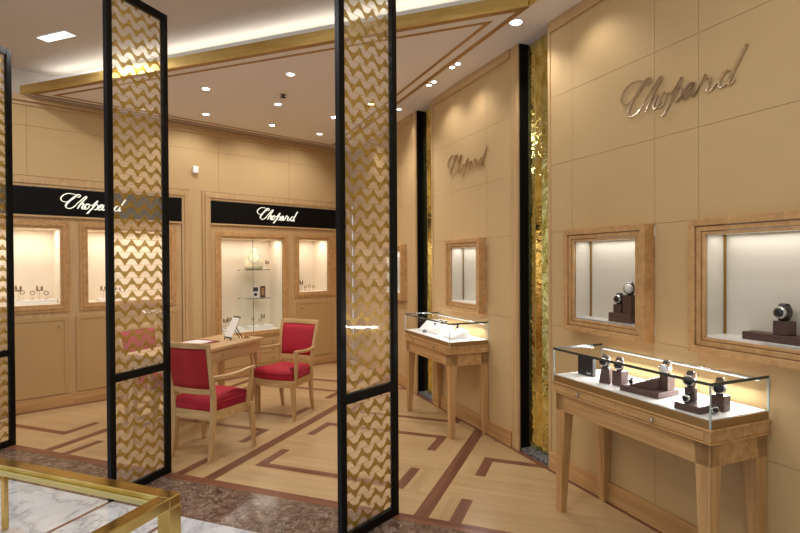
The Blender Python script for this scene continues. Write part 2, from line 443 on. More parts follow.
panel_wall('wall_right_middle', RW, [-4.93, -4.52, -3.88, -3.50], zR, RC, RC + .2, [(CC[0], CC[1], 1.04, 1.705)], wm)
panel_wall('wall_right_far', RW, [-7.75, -6.27, -5.63, -5.45], zR, RC, RC + .2, [(CD[0], CD[1], 1.04, 1.705)], wm)
# oak reveal posts beside the niches, plinths and head rails
def post(name, x0, x1):
    mb = MB().box(x0, x1, RC - .012, RC + .2, 0, ZC); mb.box(x0 + .012 if x0 < -4 or True else x0, x1 - .012, RC - .018, RC, .13, ZC - .06)
    struct(name, mb, M['wallwood'], RW, .003)
M['wallwood'] = oak('pale_oak_trim', 'z', srgb(184, 148, 102), srgb(196, 161, 114), srgb(206, 172, 126), .45)
M['wallwood_x'] = oak('pale_oak_rail', 'x', srgb(184, 148, 102), srgb(196, 161, 114), srgb(206, 172, 126), .45)
post('trim_9', -3.50, -3.403); post('trim_10', -5.45, -5.34)
for nm, x0, x1 in (('trim_11', -3.047, -3.022), ('trim_12', -4.955, -4.92)):
    struct(nm, MB().box(x0, x1, RC - .008, RC + .2, 0, ZC), M['wallwood'], RW, .002)
for nm, x0, x1 in (('baseboard_right', -3.03, 1.5), ('baseboard_right_middle', -4.92, -3.51), ('baseboard_right_far', -7.7, -5.46)):
    struct(nm, MB().box(x0, x1, RC - .016, RC + .01, 0, .125).box(x0, x1, RC - .020, RC + .01, 0, .012), M['oak_x'], RW, .003)
for nm, x0, x1 in (('trim_13', -3.03, 1.5), ('trim_14', -4.92, -3.51), ('trim_15', -7.7, -5.46)):
    struct(nm, MB().box(x0, x1, RC - .02, RC + .01, ZC - .075, ZC), M['wallwood_x'], RW, .004)
# niches
def niche(k, x_far, x_near, label, group):
    # x_far < x_near (x = -u)
    struct('trim_%d' % (16 + k), MB().box(x_far - .0, x_near + .0, RC + .15, RC + .2, 0, ZC), M['seam'], RW)
    p = thing('gold_mirror_panel', label[0], 'mirror panel', RW, ((x_far + x_near) / 2, RC + .08, 0), group)
    w = (x_near - x_far - .004) / 4
    rr = random.Random(k + 3)
    for i in range(4):
        a = x_far + .002 + i * w
        t = (-.013, -.007, -.016, -.009)[i]
        mb = MB().hexa([(a + .0015, RC + .09 + t, .03), (a + w - .0015, RC + .09 - t, .03), (a + w - .0015, RC + .11 - t, .03), (a + .0015, RC + .11 + t, .03)],
                       [(a + .0015, RC + .09 + t, ZC), (a + w - .0015, RC + .09 - t, ZC), (a + w - .0015, RC + .11 - t, ZC), (a + .0015, RC + .11 + t, ZC)])
        build('mirror_strip', mb, M['gold_mirror'], p, bevel=.002)
        build('brass_edge', MB().box(a + w - .0022, a + w + .0008, RC + .082, RC + .10, .03, ZC), M['brass_pale'], p)
    build('black_panel', MB().box(x_far, x_far + .012, RC + .002, RC + .15, .0, ZC), M['black'], frame=RW, base=(x_far, RC + .07, 0),
          label=label[1], cat='panel', group='black glass panels lining the niches')
    build('pebble_bed', MB().box(x_far + .012, x_near, RC + .004, RC + .15, 0, .03), M['gravel'], frame=RW, base=((x_far + x_near) / 2, RC + .06, 0),
          label=label[2], cat='pebbles', kind='stuff')
niche(0, -3.403, -3.047, ('tall folded gold mirror strip panel beside the console with dark watch stands', 'black glass side panel of the wide gold mirror niche',
      'grey pebbles on the floor of the wide gold niche'), 'gold mirror panels in the wall niches')
niche(1, -5.34, -4.955, ('tall narrow gold mirror strip panel behind the white-lit jewellery console', 'black glass side panel of the narrow gold niche behind the farther console',
      'grey pebbles on the floor of the narrow gold niche'), 'gold mirror panels in the wall niches')

# ------------------------------------------------------------------ framed wall showcases on the right wall
def wall_case(x0, x1, label, z0=1.038, z1=1.705, yf=RC - .08):
    t = thing('wall_showcase', label, 'showcase', RW, ((x0 + x1) / 2, RC, z0), 'framed showcases on the tan wall')
    y2 = RC + .085
    fb = MB().frame(x0, x1, z0, z1, .036, yf, RC + .0)
    fb.frame(x0 + .039, x1 - .039, z0 + .039, z1 - .039, .024, yf + .010, yf + .05)
    fb.frame(x0 + .0655, x1 - .0655, z0 + .0655, z1 - .0655, .0145, yf + .016, yf + .034)
    build('frame', fb, M['oak_x2'], t, bevel=.0025)
    a, b, c, d = x0 + .078, x1 - .078, z0 + .078, z1 - .078
    lb = MB().box(a - .01, b + .01, y2, y2 + .012, c - .01, d + .01)
    lb.box(a - .012, a, yf + .04, y2, c, d); lb.box(b, b + .012, yf + .04, y2, c, d)
    lb.box(a - .012, b + .012, yf + .04, y2, d, d + .012)
    lin = build('lining', lb, M['lining_grey'], t)
    build('brass_corner', MB().box(a + .001, a + .010, y2 - .008, y2, c, d), M['gold_trim'], t)
    build('base', MB().box(a - .012, b + .012, yf + .034, y2, c - .02, c + .012), M['white_board'], t)
    build('glass_pane', MB().box(a - .004, b + .004, yf + .034, yf + .038, c, d), M['glass_soft'], t)
    return (a, b, c + .012, yf + .04, y2, d)
def oak_frame_mat():
    # grain follows nothing in particular on mitred rails: use a fine isotropic oak with slight streaks
    n = N('oak_frame'); a = n.noise(n.coord((10, 10, 10)), 1.4, 5, .65, 1.4); b = n.noise(n.coord((60, 60, 60)), 1, 2)
    c = n.ramp(a, [(.3, OD), (.52, OM), (.72, OL_)]); c = n.mixc(n.m('MULTIPLY', b, .2), c, OD)
    return n.done(n.bsdf(c, .42, 0))
M['oak_x2'] = oak_frame_mat()
bA = wall_case(*CA, 'oak framed wall showcase holding two watches on stepped brown stands')
bB = wall_case(*CB, 'oak framed wall showcase with one watch on a long block, cut by picture edge')
bC = wall_case(*CC, 'empty oak framed wall showcase above the white-lit jewellery console')
bD = wall_case(*CD, 'farthest oak framed wall showcase, beyond the narrow gold niche')

# lights helper
def lamp_data(name, kind, energy, color=(1, .985, .97), **kw):
    l = bpy.data.lights.new(name, kind); l.energy = energy; l.color = color
    for k, v in kw.items(): setattr(l, k, v)
    return l
def put_light(name, data, loc, rot=(0, 0, 0), M0=None):
    o = bpy.data.objects.new(name, data); COL.objects.link(o)
    o.matrix_world = (M0 or Matrix.Identity(4)) @ Matrix.Translation(loc) @ Matrix.Rotation(rot[2], 4, 'Z') @ Matrix.Rotation(rot[0], 4, 'X')
    return o
for b in (bA, bB, bC, bD):
    d = lamp_data('case_lamp', 'AREA', .42, (1, .98, .95), shape='RECTANGLE', size=.46, size_y=.07)
    put_light('case_lamp', d, ((b[0] + b[1]) / 2, (b[3] + b[4]) / 2, b[5] - .006), M0=RW.M)

# ------------------------------------------------------------------ watches and stands
def watch(frame, base, label, rot=0, tilt=0, size=1.0, strap=None, dial=None, cuff=False, group='wristwatches in the cases along the tan wall'):
    t = thing('wristwatch', label, 'watch', frame, base, group, rot, b=(0, 0, 0))
    s = size
    R = Matrix.Rotation(tilt, 4, 'X')
    r0 = .028 * s
    pts = []
    for k in range(20):
        a = 2 * math.pi * k / 20
        pts.append(R @ Vector((0, math.cos(a) * r0 * .80, math.sin(a) * r0 + r0)))
    build('strap', MB().sweep(pts, (.010 * s, .0018 * s), up=(1, 0, 0.001), closed=True, smooth=False) if False else strapmesh(pts, .010 * s, .002 * s), strap or M['strap'], t)
    if cuff:
        build('cushion', MB().lathe([(.012 * s, -.017 * s), (r0 * .80, -.014 * s), (r0 * .80, .014 * s), (.012 * s, .017 * s)], (0, 0, r0), 16, axis='x'), M['cuff'] if cuff is True else cuff, t)
    cpos = R @ Vector((0, -r0 * .84, r0))
    Rm = Matrix.Rotation(tilt, 3, 'X')
    build('watch_case', MB().lathe([(.016 * s, .004 * s), (.020 * s, .002 * s), (.0205 * s, -.004 * s), (.017 * s, -.0075 * s)], tuple(cpos), 24, axis='y', R=Rm), M['chrome'], t)
    build('dial', MB().lathe([(.0150 * s, -.0070 * s), (.0150 * s, -.0085 * s)], tuple(cpos), 20, axis='y', R=Rm), dial or M['dial'], t)
    return t
def strapmesh(pts, hw, th):
    mb = MB(); n = len(pts); c = sum(pts, Vector()) / n; vs = []
    for p in pts:
        d = (p - c); d.x = 0; d.normalize()
        for sx, so in ((-hw, 0), (hw, 0), (hw, th), (-hw, th)): vs.append(tuple(p + Vector((sx, 0, 0)) + d * so))
    fs = []
    for i in range(n):
        j = (i + 1) % n
        for k in range(4): fs.append((i * 4 + k, i * 4 + (k + 1) % 4, j * 4 + (k + 1) % 4, j * 4 + k))
    return mb.add(vs, fs, 0, False)
def block(frame, base, w, d, h, label, rot=0, mat=None, name='watch_stand', group='brown watch stands', taper=1.0):
    mb = MB().hexa([(-w / 2, -d / 2, 0), (w / 2, -d / 2, 0), (w / 2, d / 2, 0), (-w / 2, d / 2, 0)],
                   [(-w / 2 * taper, -d / 2 * taper, h), (w / 2 * taper, -d / 2 * taper, h), (w / 2 * taper, d / 2 * taper, h), (-w / 2 * taper, d / 2 * taper, h)])
    o = build(name, mb, mat or M['stand'], frame=WORLD, bevel=.003)
    o.matrix_world = frame.M @ Matrix.Translation(base) @ rotz(rot)
    return setp(o, label, 'stand', group)

# case A: stepped stand with two watches
ym = (bA[3] + bA[4]) / 2 - .005
xA = bA[1] - .150
st = thing('watch_stand', 'stepped brown stand with a low and a tall block in the two-watch wall showcase', 'stand', RW, (xA, ym, bA[2]), 'brown watch stands', b=(0, 0, 0))
build('plinth', MB().box(-.085, .085, -.05, .05, 0, .055), M['stand'], st, bevel=.003)
build('low_block', MB().box(-.068, -.01, -.028, .028, .0551, .105), M['stand'], st, bevel=.003)
build('tall_block', MB().box(.008, .072, -.03, .03, .0551, .165), M['stand'], st, bevel=.003)
watch(RW, (xA - .039, ym - .005, bA[2] + .1055), 'dark-dial watch on the lower step of the two-watch wall showcase', size=1.2, rot=.3, cuff=M['strap'])
watch(RW, (xA + .04, ym - .005, bA[2] + .1655), 'silver watch on the taller step of the two-watch wall showcase', size=1.4, rot=.5, cuff=M['strap'], strap=M['steel'], dial=M['dial_white'])
# case B
xB = bB[0] + .33
block(RW, (xB + .03, (bB[3] + bB[4]) / 2 + .01, bB[2]), .42, .08, .036, 'long low brown block in the single-watch wall showcase')
block(RW, (xB - .015, (bB[3] + bB[4]) / 2 + .01, bB[2] + .0365), .068, .055, .062, 'small brown cube standing on the long low block')
watch(RW, (xB - .015, (bB[3] + bB[4]) / 2 + .008, bB[2] + .099), 'black watch on the small cube in the single-watch wall showcase', size=1.35, rot=.05, cuff=M['strap'])

# ------------------------------------------------------------------ consoles
def console(x0, x1, label, case_label, white=False):
    """oak console table against the right wall, x0 far end, x1 near end"""
    yf, yb = 2.045, RC - .002
    t = thing('display_console', label, 'console table', RW, ((x0 + x1) / 2, (yf + yb) / 2, 0), 'oak display consoles along the tan wall')
    # apron
    ab = MB().box(x0 + .012, x1 - .012, yf + .012, yf + .036, .612, .722); ab.box(x0 + .012, x1 - .012, yb - .024, yb, .612, .722)
    ab.box(x0 + .012, x0 + .036, yf + .036, yb - .024, .612, .722); ab.box(x1 - .036, x1 - .012, yf + .036, yb - .024, .612, .722)
    build('apron', ab, M['oak_x'], t, bevel=.002)
    fb = MB().box(x0, x1, yf, yb, .722, .772); fb.box(x0 - .008, x1 + .008, yf - .008, yb, .716, .7225); fb.box(x0 - .008, x1 + .008, yf - .008, yb, .7725, .780)
    build('frieze', fb, M['oak_x'], t, bevel=.002)
    for sx in (0, 1):
        d0 = x0 + .03 + sx * ((x1 - x0) / 2 - .015); d1 = d0 + (x1 - x0) / 2 - .045
        dr = build('drawer_front', MB().box(d0, d1, yf - .004, yf + .006, .7275, .768), M['oak_x'], t, bevel=.0015)
        kx = (d0 + d1) / 2 + (.06 if sx else -.13)
        kx = x0 + (.22 if not sx else .715) * (x1 - x0)
        build('knob', MB().lathe([(.004, 0), (.004, -.008), (.010, -.012), (.011, -.017), (.007, -.021)], (kx, yf - .003, .748), 16, axis='y'), M['knob'], dr)
    for lx, sgx in ((x0 + .012, 1), (x1 - .012, -1)):
        for ly, sgy in ((yf + .012, 1), (yb - .002, -1)):
            w0, w1 = .075, .042
            def q(w, z): return [(lx, ly, z), (lx + sgx * w, ly, z), (lx + sgx * w, ly + sgy * w, z), (lx, ly + sgy * w, z)]
            bo, to = q(w1, 0), q(w0, .7155)
            if sgx * sgy < 0: bo.reverse(); to.reverse()
            build('leg', MB().hexa(bo, to), M['oak_z'], t, bevel=.0025)
    # glass case standing on the console
    zc0, zc1 = .780, .978
    c = thing('glass_display_case', case_label, 'display case', RW, ((x0 + x1) / 2, (yf + yb) / 2, zc0 + .0005), 'glass cases on the oak consoles')
    a, b_, y0, y1 = x0 + .004, x1 - .004, yf + .004, yb - .006
    build('base_band', MB().box(a, b_, y0, y1, zc0 + .0005, zc0 + .036), M['case_band'], c)
    build('deck', MB().box(a + .006, b_ - .006, y0 + .006, y1 - .006, zc0 + .0362, zc0 + .040), M['deck_white'] if white else M['white_board'], c)
    g = .005
    for nm, bb in (('front_pane', (a, b_, y0 - .001, y0 + g - .001)), ('side_pane', (a, a + g, y0 + g, y1)), ('side_pane', (b_ - g, b_, y0 + g, y1)), ('back_pane', (a + g, b_ - g, y1 - g, y1))):
        build(nm, MB().box(*bb, zc0 + .037, zc1 - .007), M['glass'], c)
    top = build('top_pane', MB().box(a, b_, y0, y1, zc1 - .006, zc1), M['glass'], c)
    eb = MB(); e = .003
    eb.box(a - e, b_ + e, y0 - e, y0, zc1 - .012, zc1 + .001); eb.box(a - e, a, y0, y1, zc1 - .012, zc1 + .001); eb.box(b_, b_ + e, y0, y1, zc1 - .012, zc1 + .001)
    build('glass_edge', eb, M['glass_edge'], c)
    for x in (a, b_):
        build('corner_edge', MB().box(x - .003, x + .003, y0 - .003, y0 + .003, zc0 + .001, zc1 - .008), M['glass_edge_lt'], c)
        build('back_corner_edge', MB().box(x - .004, x + .004, y1 - .004, y1 + .002, zc0 + .037, zc1 - .008), M['glass_edge_lt'], c)
    rl = build('lamp_rail', MB().lathe([(.006, a + .02), (.006, b_ - .02)], (0, y1 - .02, zc1 - .020), 12, axis='x'), M['chrome'], c)
    build('lamp_tube', MB().box(a + .03, b_ - .03, y1 - .028, y1 - .014, zc1 - .029, zc1 - .0265), M['tube'], rl)
    d = lamp_data('console_lamp', 'AREA', 6.0 if not white else 3.2, (1, .98, .97), shape='RECTANGLE', size=x1 - x0 - .1, size_y=.03)
    put_light('console_lamp', d, ((x0 + x1) / 2, y1 - .03, zc1 - .034), rot=(math.radians(-48), 0, 0), M0=RW.M)
    return t
M['case_band'] = plain('bronze_case_band', srgb(156, 122, 76), .3, .4)
M['deck_white'] = M['white_board']  # the same plain white board, it emits nothing
console(-2.525, -1.512, 'oak console table with tapered legs carrying the case of dark watch stands', 'glass display case holding dark watch stands on a white deck')
console(-4.80, -3.845, 'oak console table with tapered legs beside the narrow gold niche', 'glass display case holding white jewellery pads and trays', True)

DZ = .8205                                  # deck height
def dk(u, c): return (-u, c, DZ)
bx = build('watch_box', MB().box(-.056, .056, -.014, .014, 0, .118), M['black_mat'], frame=WORLD, bevel=.003)
bx.matrix_world = RW.M @ Matrix.Translation(dk(2.41, 2.20)) @ rotz(.10)
setp(bx, 'square black box standing upright in the case of watch stands', 'box')
build('silver_label', MB().box(.012, .042, -.0150, -.0146, .012, .022), M['silver_print'], bx)
# first cluster
block(RW, dk(2.225, 2.17), .060, .075, .085, 'slanted brown watch stand next to the square black box', rot=.5, taper=.7)
watch(RW, (-2.225, 2.165, DZ + .0855), 'watch on the slanted brown stand next to the square black box', rot=.4, size=1.2, cuff=M['strap'])
block(RW, dk(2.145, 2.19), .060, .060, .080, 'upright brown watch stand between the slanted stand and the wide tray', rot=.1)
watch(RW, (-2.145, 2.185, DZ + .0805), 'watch on the upright stand between the slanted stand and the wide tray', rot=.6, size=1.25, cuff=M['stand'])
# tray
block(RW, dk(1.965, 2.20), .22, .17, .030, 'wide flat brown leather tray in the middle of the glass case', rot=.12, name='display_tray', group='brown display trays')
rb = build('ramp_stand', MB().add([(-.07, -.045, 0), (.07, -.045, 0), (.07, .045, 0), (-.07, .045, 0), (.07, -.045, .062), (.07, .045, .062)],
     [(3, 2, 1, 0), (0, 1, 4), (2, 3, 5), (1, 2, 5, 4), (0, 4, 5, 3)]), M['stand'], frame=WORLD, bevel=.002)
rb.matrix_world = RW.M @ Matrix.Translation((-1.975, 2.19, DZ + .0305)) @ rotz(.3); setp(rb, 'wedge-shaped brown stand on the wide flat tray', 'stand', 'brown watch stands')
block(RW, (-1.885, 2.235, DZ + .0305), .045, .06, .075, 'square brown block at the near end of the wide flat tray', rot=.12)
watch(RW, (-1.885, 2.23, DZ + .106), 'white-dial watch raised on the block of the wide flat tray', rot=.35, size=1.2, dial=M['dial_white'], strap=M['strap'], cuff=True)
watch(RW, (-2.045, 2.165, DZ + .0305), 'small dark watch lying at the low end of the wedge stand', rot=.6, size=.62)
# third cluster
block(RW, dk(1.655, 2.125), .12, .10, .032, 'low brown plinth at the corner of the glass case', rot=.12, name='display_tray', group='brown display trays')
block(RW, (-1.690, 2.155, DZ + .0325), .046, .03, .060, 'upright brown slab at the back of the low corner plinth', rot=.12)
watch(RW, (-1.665, 2.105, DZ + .0325), 'black watch lying on the low corner plinth', rot=.2, size=.85)
block(RW, dk(1.605, 2.235), .060, .055, .070, 'brown cube stand behind the low corner plinth', rot=.1)
watch(RW, (-1.603, 2.23, DZ + .0705), 'watch with tan cushion on the cube behind the low corner plinth', rot=.5, size=1.35, cuff=True)
watch(RW, (-1.692, 2.157, DZ + .093), 'watch with tan cushion on the upright slab of the corner plinth', rot=.4, size=1.3, cuff=True)
watch(RW, (-1.578, 2.155, DZ), 'black watch standing on the white deck at the case corner', rot=.9, size=.75)

# far console contents
M['white_leather'] = plain('white_leather_pad', srgb(238, 236, 234), .5)
def ramp_pad(u, c, w, d, h, rot, label):
    o = build('jewellery_pad', MB().add([(-w / 2, -d / 2, 0), (w / 2, -d / 2, 0), (w / 2, d / 2, 0), (-w / 2, d / 2, 0), (-w / 2, -d / 2, .012), (w / 2, -d / 2, .012), (w / 2, d / 2, h), (-w / 2, d / 2, h)],
        [(3, 2, 1, 0), (0, 1, 5, 4), (1, 2, 6, 5), (2, 3, 7, 6), (3, 0, 4, 7), (4, 5, 6, 7)]), M['white_leather'], frame=WORLD, bevel=.003)
    o.matrix_world = RW.M @ Matrix.Translation(dk(u, c)) @ rotz(rot)
    return setp(o, label, 'jewellery pad', 'white jewellery pads in the far glass case')
def ring_item(u, c, z, label, s=1.0):
    t = thing('jewel_ring', label, 'ring', RW, (-u, c, z), 'dark jewels on the white pads', rot=random.uniform(-1, 1), b=(0, 0, 0))
    pts = [Vector((math.cos(a) * .012 * s, 0, math.sin(a) * .012 * s + .013 * s)) for a in [2 * math.pi * k / 14 for k in range(14)]]
    build('band', MB().sweep(pts, (.0022, .0022), up=(0, 1, 0), closed=True), M['steel'], t)
    build('stone', MB().lathe([(.003 * s, 0), (.008 * s, .004 * s), (.006 * s, .009 * s)], (0, 0, .025 * s), 10), M['dial'], t)
ramp_pad(4.62, 2.24, .16, .16, .10, .5, 'sloping white jewellery pad near the far end of the glass case')
ramp_pad(4.38, 2.24, .20, .17, .075, .0, 'sloping white jewellery pad in the middle of the glass case')
ramp_pad(4.08, 2.23, .20, .17, .07, -.1, 'sloping white jewellery pad at the near end of the glass case')
block(RW, dk(4.50, 2.13), .05, .04, .028, 'tiny grey wedge stand in front of the far sloping pad', mat=M['steel'], taper=.5, name='wedge_stand', group='grey stands')
for k, (u, c, z, l) in enumerate([(4.43, 2.26, .062, 'back of the middle pad, far side'), (4.36, 2.25, .058, 'back of the middle pad, centre'), (4.31, 2.26, .062, 'back of the middle pad, near side'),
      (4.40, 2.19, .033, 'front of the middle pad'), (4.13, 2.25, .055, 'far side of the near pad'), (4.07, 2.25, .055, 'centre of the near pad'), (4.02, 2.22, .043, 'near side of the near pad')]):
    ring_item(u, c, DZ + z, 'dark stone ring at the ' + l, 1.9)

# ------------------------------------------------------------------ script lettering
def cr(pts, n=10):
    P = [Vector(p) for p in pts]; P = [P[0] * 2 - P[1]] + P + [P[-1] * 2 - P[-2]]; out = []
    for i in range(1, len(P) - 2):
        for k in range(n):
            t = k / n; a, b, c, d = P[i - 1], P[i], P[i + 1], P[i + 2]
            out.append(.5 * ((2 * b) + (c - a) * t + (2 * a - 5 * b + 4 * c - d) * t * t + (3 * b - a - 3 * c + d) * t ** 3))
    out.append(P[-2]); return out
def word_strokes():
    # (points in a 425-wide box, baseline 0, y up; third number weight)
    B = lambda *a: a
    return [
        ([(104, 99), (88, 103), (58, 104), (31, 92), (14, 68), (21, 50), (43, 44), (73, 57), (103, 83), (116, 97)], .6),
        ([(112, 83), (124, 84), (132, 92), (127, 101), (114, 98), (92, 80), (62, 48), (43, 20), (48, 3), (67, 0), (88, 10), (108, 30)], 1.2),
        ([(104, 30), (136, 62), (160, 87), (170, 91), (168, 80), (151, 60), (127, 26), (113, 0)], .8),
        ([(113, 1), (127, 23), (143, 40), (152, 41), (148, 26), (141, 9), (145, 0), (156, 4), (168, 15)], 1.0),
        ([(184, 40), (172, 36), (161, 22), (156, 8), (162, 0), (174, 4), (185, 18), (187, 32), (182, 40), (190, 33), (200, 35)], 1.0),
        ([(200, 24), (220, 44), (236, 62), (240, 64), (232, 48), (214, 20), (191, -8), (176, -27), (166, -27)], .9),
        ([(206, 10), (216, 28), (230, 39), (240, 35), (242, 22), (236, 8), (226, 1), (214, 3)], .95),
        ([(236, 8), (246, 10), (262, 26), (277, 37), (266, 39), (252, 27), (244, 9), (248, -1), (260, 4), (272, 20), (281, 38)], 1.0),
        ([(281, 38), (273, 18), (271, 3), (278, 0), (290, 13), (304, 34), (313, 50)], 1.0),
        ([(313, 50), (312, 38), (324, 37), (327, 31), (318, 12), (318, 1), (328, 1), (342, 12), (352, 24)], 1.2),
        ([(386, 34), (376, 39), (362, 32), (352, 16), (352, 3), (360, -1), (374, 8), (388, 26)], 1.0),
        ([(422, 85), (426, 87), (416, 72), (400, 46), (385, 20), (378, 4), (384, -1), (396, 11)], .9),
    ]
def lettering(W, th, wmin, wmax):
    """lettering mesh in the xz plane, left end at x=0, baseline z=0, front at y=-th"""
    mb = MB(); s = W / 425
    for pts, wt in word_strokes():
        P = cr(pts); n = len(P); L, R = [], []
        for i, p in enumerate(P):
            d = (P[min(i + 1, n - 1)] - P[max(i - 1, 0)]); 
            if d.length < 1e-6: d = Vector((1, 0))
            d.normalize()
            nrm = Vector((-d.y, d.x))
            a = abs(d.x * -.47 + d.y * -.88) ** 2          # heavy on the downstrokes
            if d.y > 0: a *= .45
            e = min(1, min(i, n - 1 - i) / 5 + .35)
            w = (wmin + (wmax - wmin) * a * wt) * e / 2
            c = p * s
            L.append(c + nrm * w); R.append(c - nrm * w)
        vs = [(v.x, -th, v.y) for v in L] + [(v.x, -th, v.y) for v in R] + [(v.x, 0, v.y) for v in L] + [(v.x, 0, v.y) for v in R]
        fs = []
        for i in range(n - 1):
            fs += [(i, n + i, n + i + 1, i + 1), (i, i + 1, 2 * n + i + 1, 2 * n + i), (n + i + 1, n + i, 3 * n + i, 3 * n + i + 1)]
        fs += [(0, 2 * n, 3 * n, n), (n - 1, 2 * n - 1, 4 * n - 1, 3 * n - 1)]
        mb.add(vs, fs)
    return mb
def wall_word(x0, W, z, label):
    o = build('script_lettering', lettering(W, .006, .0045, .0120), M['letter_wall'], frame=WORLD)
    o.matrix_world = RW.M @ Matrix.Translation((x0, RC - .006, z))
    setp(o, label, 'sign', 'raised metal script words on the tan wall')
wall_word(-2.392, .775, 2.343, 'large shiny metal script word mounted high on the wall above two oak showcases')
wall_word(-4.60, .745, 2.343, 'thin bronze script word mounted high on the wall above the white-lit console')

# ------------------------------------------------------------------ back wall
zb = [0, 2.42, 2.62, 3.2]
def back_wall():
    mb = MB()
    y0, y1 = BC, BC + .5
    # upper field, panelled
    xs = [-2.6, -1.3, -.2, .82, 1.85, 2.82, 3.845, 4.98]
    for i in range(len(xs) - 1):
        for a, b in ((2.395, 2.90), (2.90, 3.2)):
            mb.box(xs[i] + .0015, xs[i + 1] - .0015, y0, y0 + .02, a + .0015, b - .0015, 0)
    mb.box(-2.6, 5.2, y0 + .004, y1, 2.395, 3.2, 1)
    mb.box(2.455, 2.60, y0, y1, 0, 2.395, 0)              # pier between the two display units
    struct('wall_back', mb, wm, BW)
back_wall()
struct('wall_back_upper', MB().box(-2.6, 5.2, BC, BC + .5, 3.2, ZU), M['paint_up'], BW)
struct('trim_20', MB().box(-2.6, -.0 - .9, BC - .0, BC + .5, 0, 2.395), M['wall'], BW)
struct('trim_21', MB().box(-2.6, 4.97, BC - .05, BC + .01, 3.135, 3.165).box(-2.6, 4.97, BC - .025, BC + .01, 3.165, 3.2).box(-2.6, 4.97, BC - .02, BC + .01, 3.10, 3.135), M['wallwood_x'], BW, .004)
struct('baseboard_back', MB().box(2.444, 2.612, BC - .012, BC + .01, 0, .12), M['oak_x'], BW, .002)

def surround(name, x0, x1):
    mb = MB()
    for w, dy in ((.03, .028), (.075, .016), (.105, .024)):
        pass
    def ring(w0, w1, dy):
        for (a, b, c, d) in ((x0 + w0, x0 + w1, 0, 2.39 - w0), (x1 - w1, x1 - w0, 0, 2.39 - w0)):
            mb.box(a, b, BC - dy, BC + .02, c, d)
        mb.box(x0 + w1, x1 - w1, BC - dy, BC + .02, 2.39 - w1, 2.39 - w0)
    ring(0, .030, .020); ring(.030, .075, .034); ring(.075, .103, .022)
    return struct(name, mb, M['wallwood'], BW, .003)
surround('trim_22', -.9, 2.455); surround('trim_23', 2.602, 5.10 - .16)

def sign(x0, x1, xt, label):
    t = thing('fascia_sign', label, 'sign', BW, ((x0 + x1) / 2, BC, 2.14), 'black fascia boards over the back showcases')
    build('board', MB().box(x0, x1, BC - .016, BC + .02, 2.000, 2.283), M['black'], t, bevel=.001)
    build('ledge', MB().box(x0, x1, BC - .026, BC + .02, 1.978, 1.9985), M['wallwood_x'], t, bevel=.002)
    lm = lettering(.64, .006, .0055, .015); lm.v = [(v[0] + xt, v[1] + BC - .018, v[2] + 2.083) for v in lm.v]
    build('lit_lettering', lm, M['sign_glow'], t, label='glowing cream script word')
sign(-.79, 2.345, 1.085, 'black fascia sign with lit script word, partly behind the screen by the brass table')
sign(2.712, 4.83, 3.322, 'black fascia sign with lit script word above the tall jewellery showcase')

def unit(x0, x1, o0, o1, oz0, oz1, label, door=True, split=False, warm=1.0, knob=None):
    """one showcase unit of the back wall: cabinet x0..x1, window opening o0..o1 / oz0..oz1"""
    t = thing('display_cabinet', label, 'display cabinet', BW, ((x0 + x1) / 2, BC, 0), 'oak display cabinets built into the back wall')
    top = 1.977
    mb = MB()
    for a, b, c, d in ((x0, o0 - .0, 0.0, top), (o1, x1, 0.0, top), (o0, o1, oz1, top), (o0, o1, 0.0, oz0)):
        mb.box(a, b, BC, BC + .03, c, d)
    build('carcass', mb, M['wallwood'], t)
    fb = MB().frame(o0 - .078, o1 + .078, oz0 - .078, oz1 + .078, .030, BC - .014, BC + .0)
    fb.frame(o0 - .050, o1 + .050, oz0 - .050, oz1 + .050, .026, BC - .022, BC); fb.frame(o0 - .026, o1 + .026, oz0 - .026, oz1 + .026, .026, BC - .010, BC + .02)
    build('window_frame', fb, M['oak_x2'], t, bevel=.002)
    y2 = BC + .38
    lb = MB().box(o0 - .01, o1 + .01, y2, y2 + .01, oz0 - .01, oz1 + .01)
    lb.box(o0 - .012, o0, BC + .02, y2, oz0, oz1); lb.box(o1, o1 + .012, BC + .02, y2, oz0, oz1)
    lb.box(o0 - .012, o1 + .012, BC + .02, y2, oz1, oz1 + .012); lb.box(o0 - .012, o1 + .012, BC + .02, y2, oz0 - .012, oz0)
    build('lining', lb, M['lining'], t)
    gp = MB()
    if split:
        m = o0 + .50 * (o1 - o0)
        gp.box(o0, m - .001, BC + .012, BC + .016, oz0, oz1); gp.box(m + .001, o1, BC + .012, BC + .016, oz0, oz1)
        build('glass_joint', MB().box(m - .002, m + .002, BC + .010, BC + .018, oz0, oz1), M['glass_edge'], t)
    else: gp.box(o0, o1, BC + .012, BC + .016, oz0, oz1)
    build('glass_pane', gp, M['glass_soft'], t)
    build('plinth', MB().box(x0, x1, BC - .016, BC, 0, .125), M['oak_x'], t, bevel=.002)
    if door:
        dm = MB().box(x0 + .035, x1 - .035, BC - .010, BC - .001, .135, oz0 - .13, 0)
        dm.frame(x0 + .035, x1 - .035, .135, oz0 - .13, .038, BC - .016, BC - .0102, 1)
        d = build('door', dm, [M['door_fabric'], M['door_fabric']], t, bevel=.001)
        kx = knob if knob is not None else x1 - .075
        build('knob', MB().lathe([(.004, 0), (.004, -.008), (.011, -.013), (.011, -.018), (.006, -.023)], (kx, BC - .015, oz0 - .23), 14, axis='y'), M['knob'], d)
    n = max(1, round((o1 - o0) / .4))
    for k in range(n):
        d = lamp_data('cabinet_lamp', 'AREA', 1.7 * warm, (1, .91, .81), shape='RECTANGLE', size=(o1 - o0) / n * .8, size_y=.1)
        put_light('cabinet_lamp', d, (o0 + (k + .5) * (o1 - o0) / n, BC + .15, oz1 - .008), rot=(math.radians(0), 0, 0), M0=BW.M)
    return t
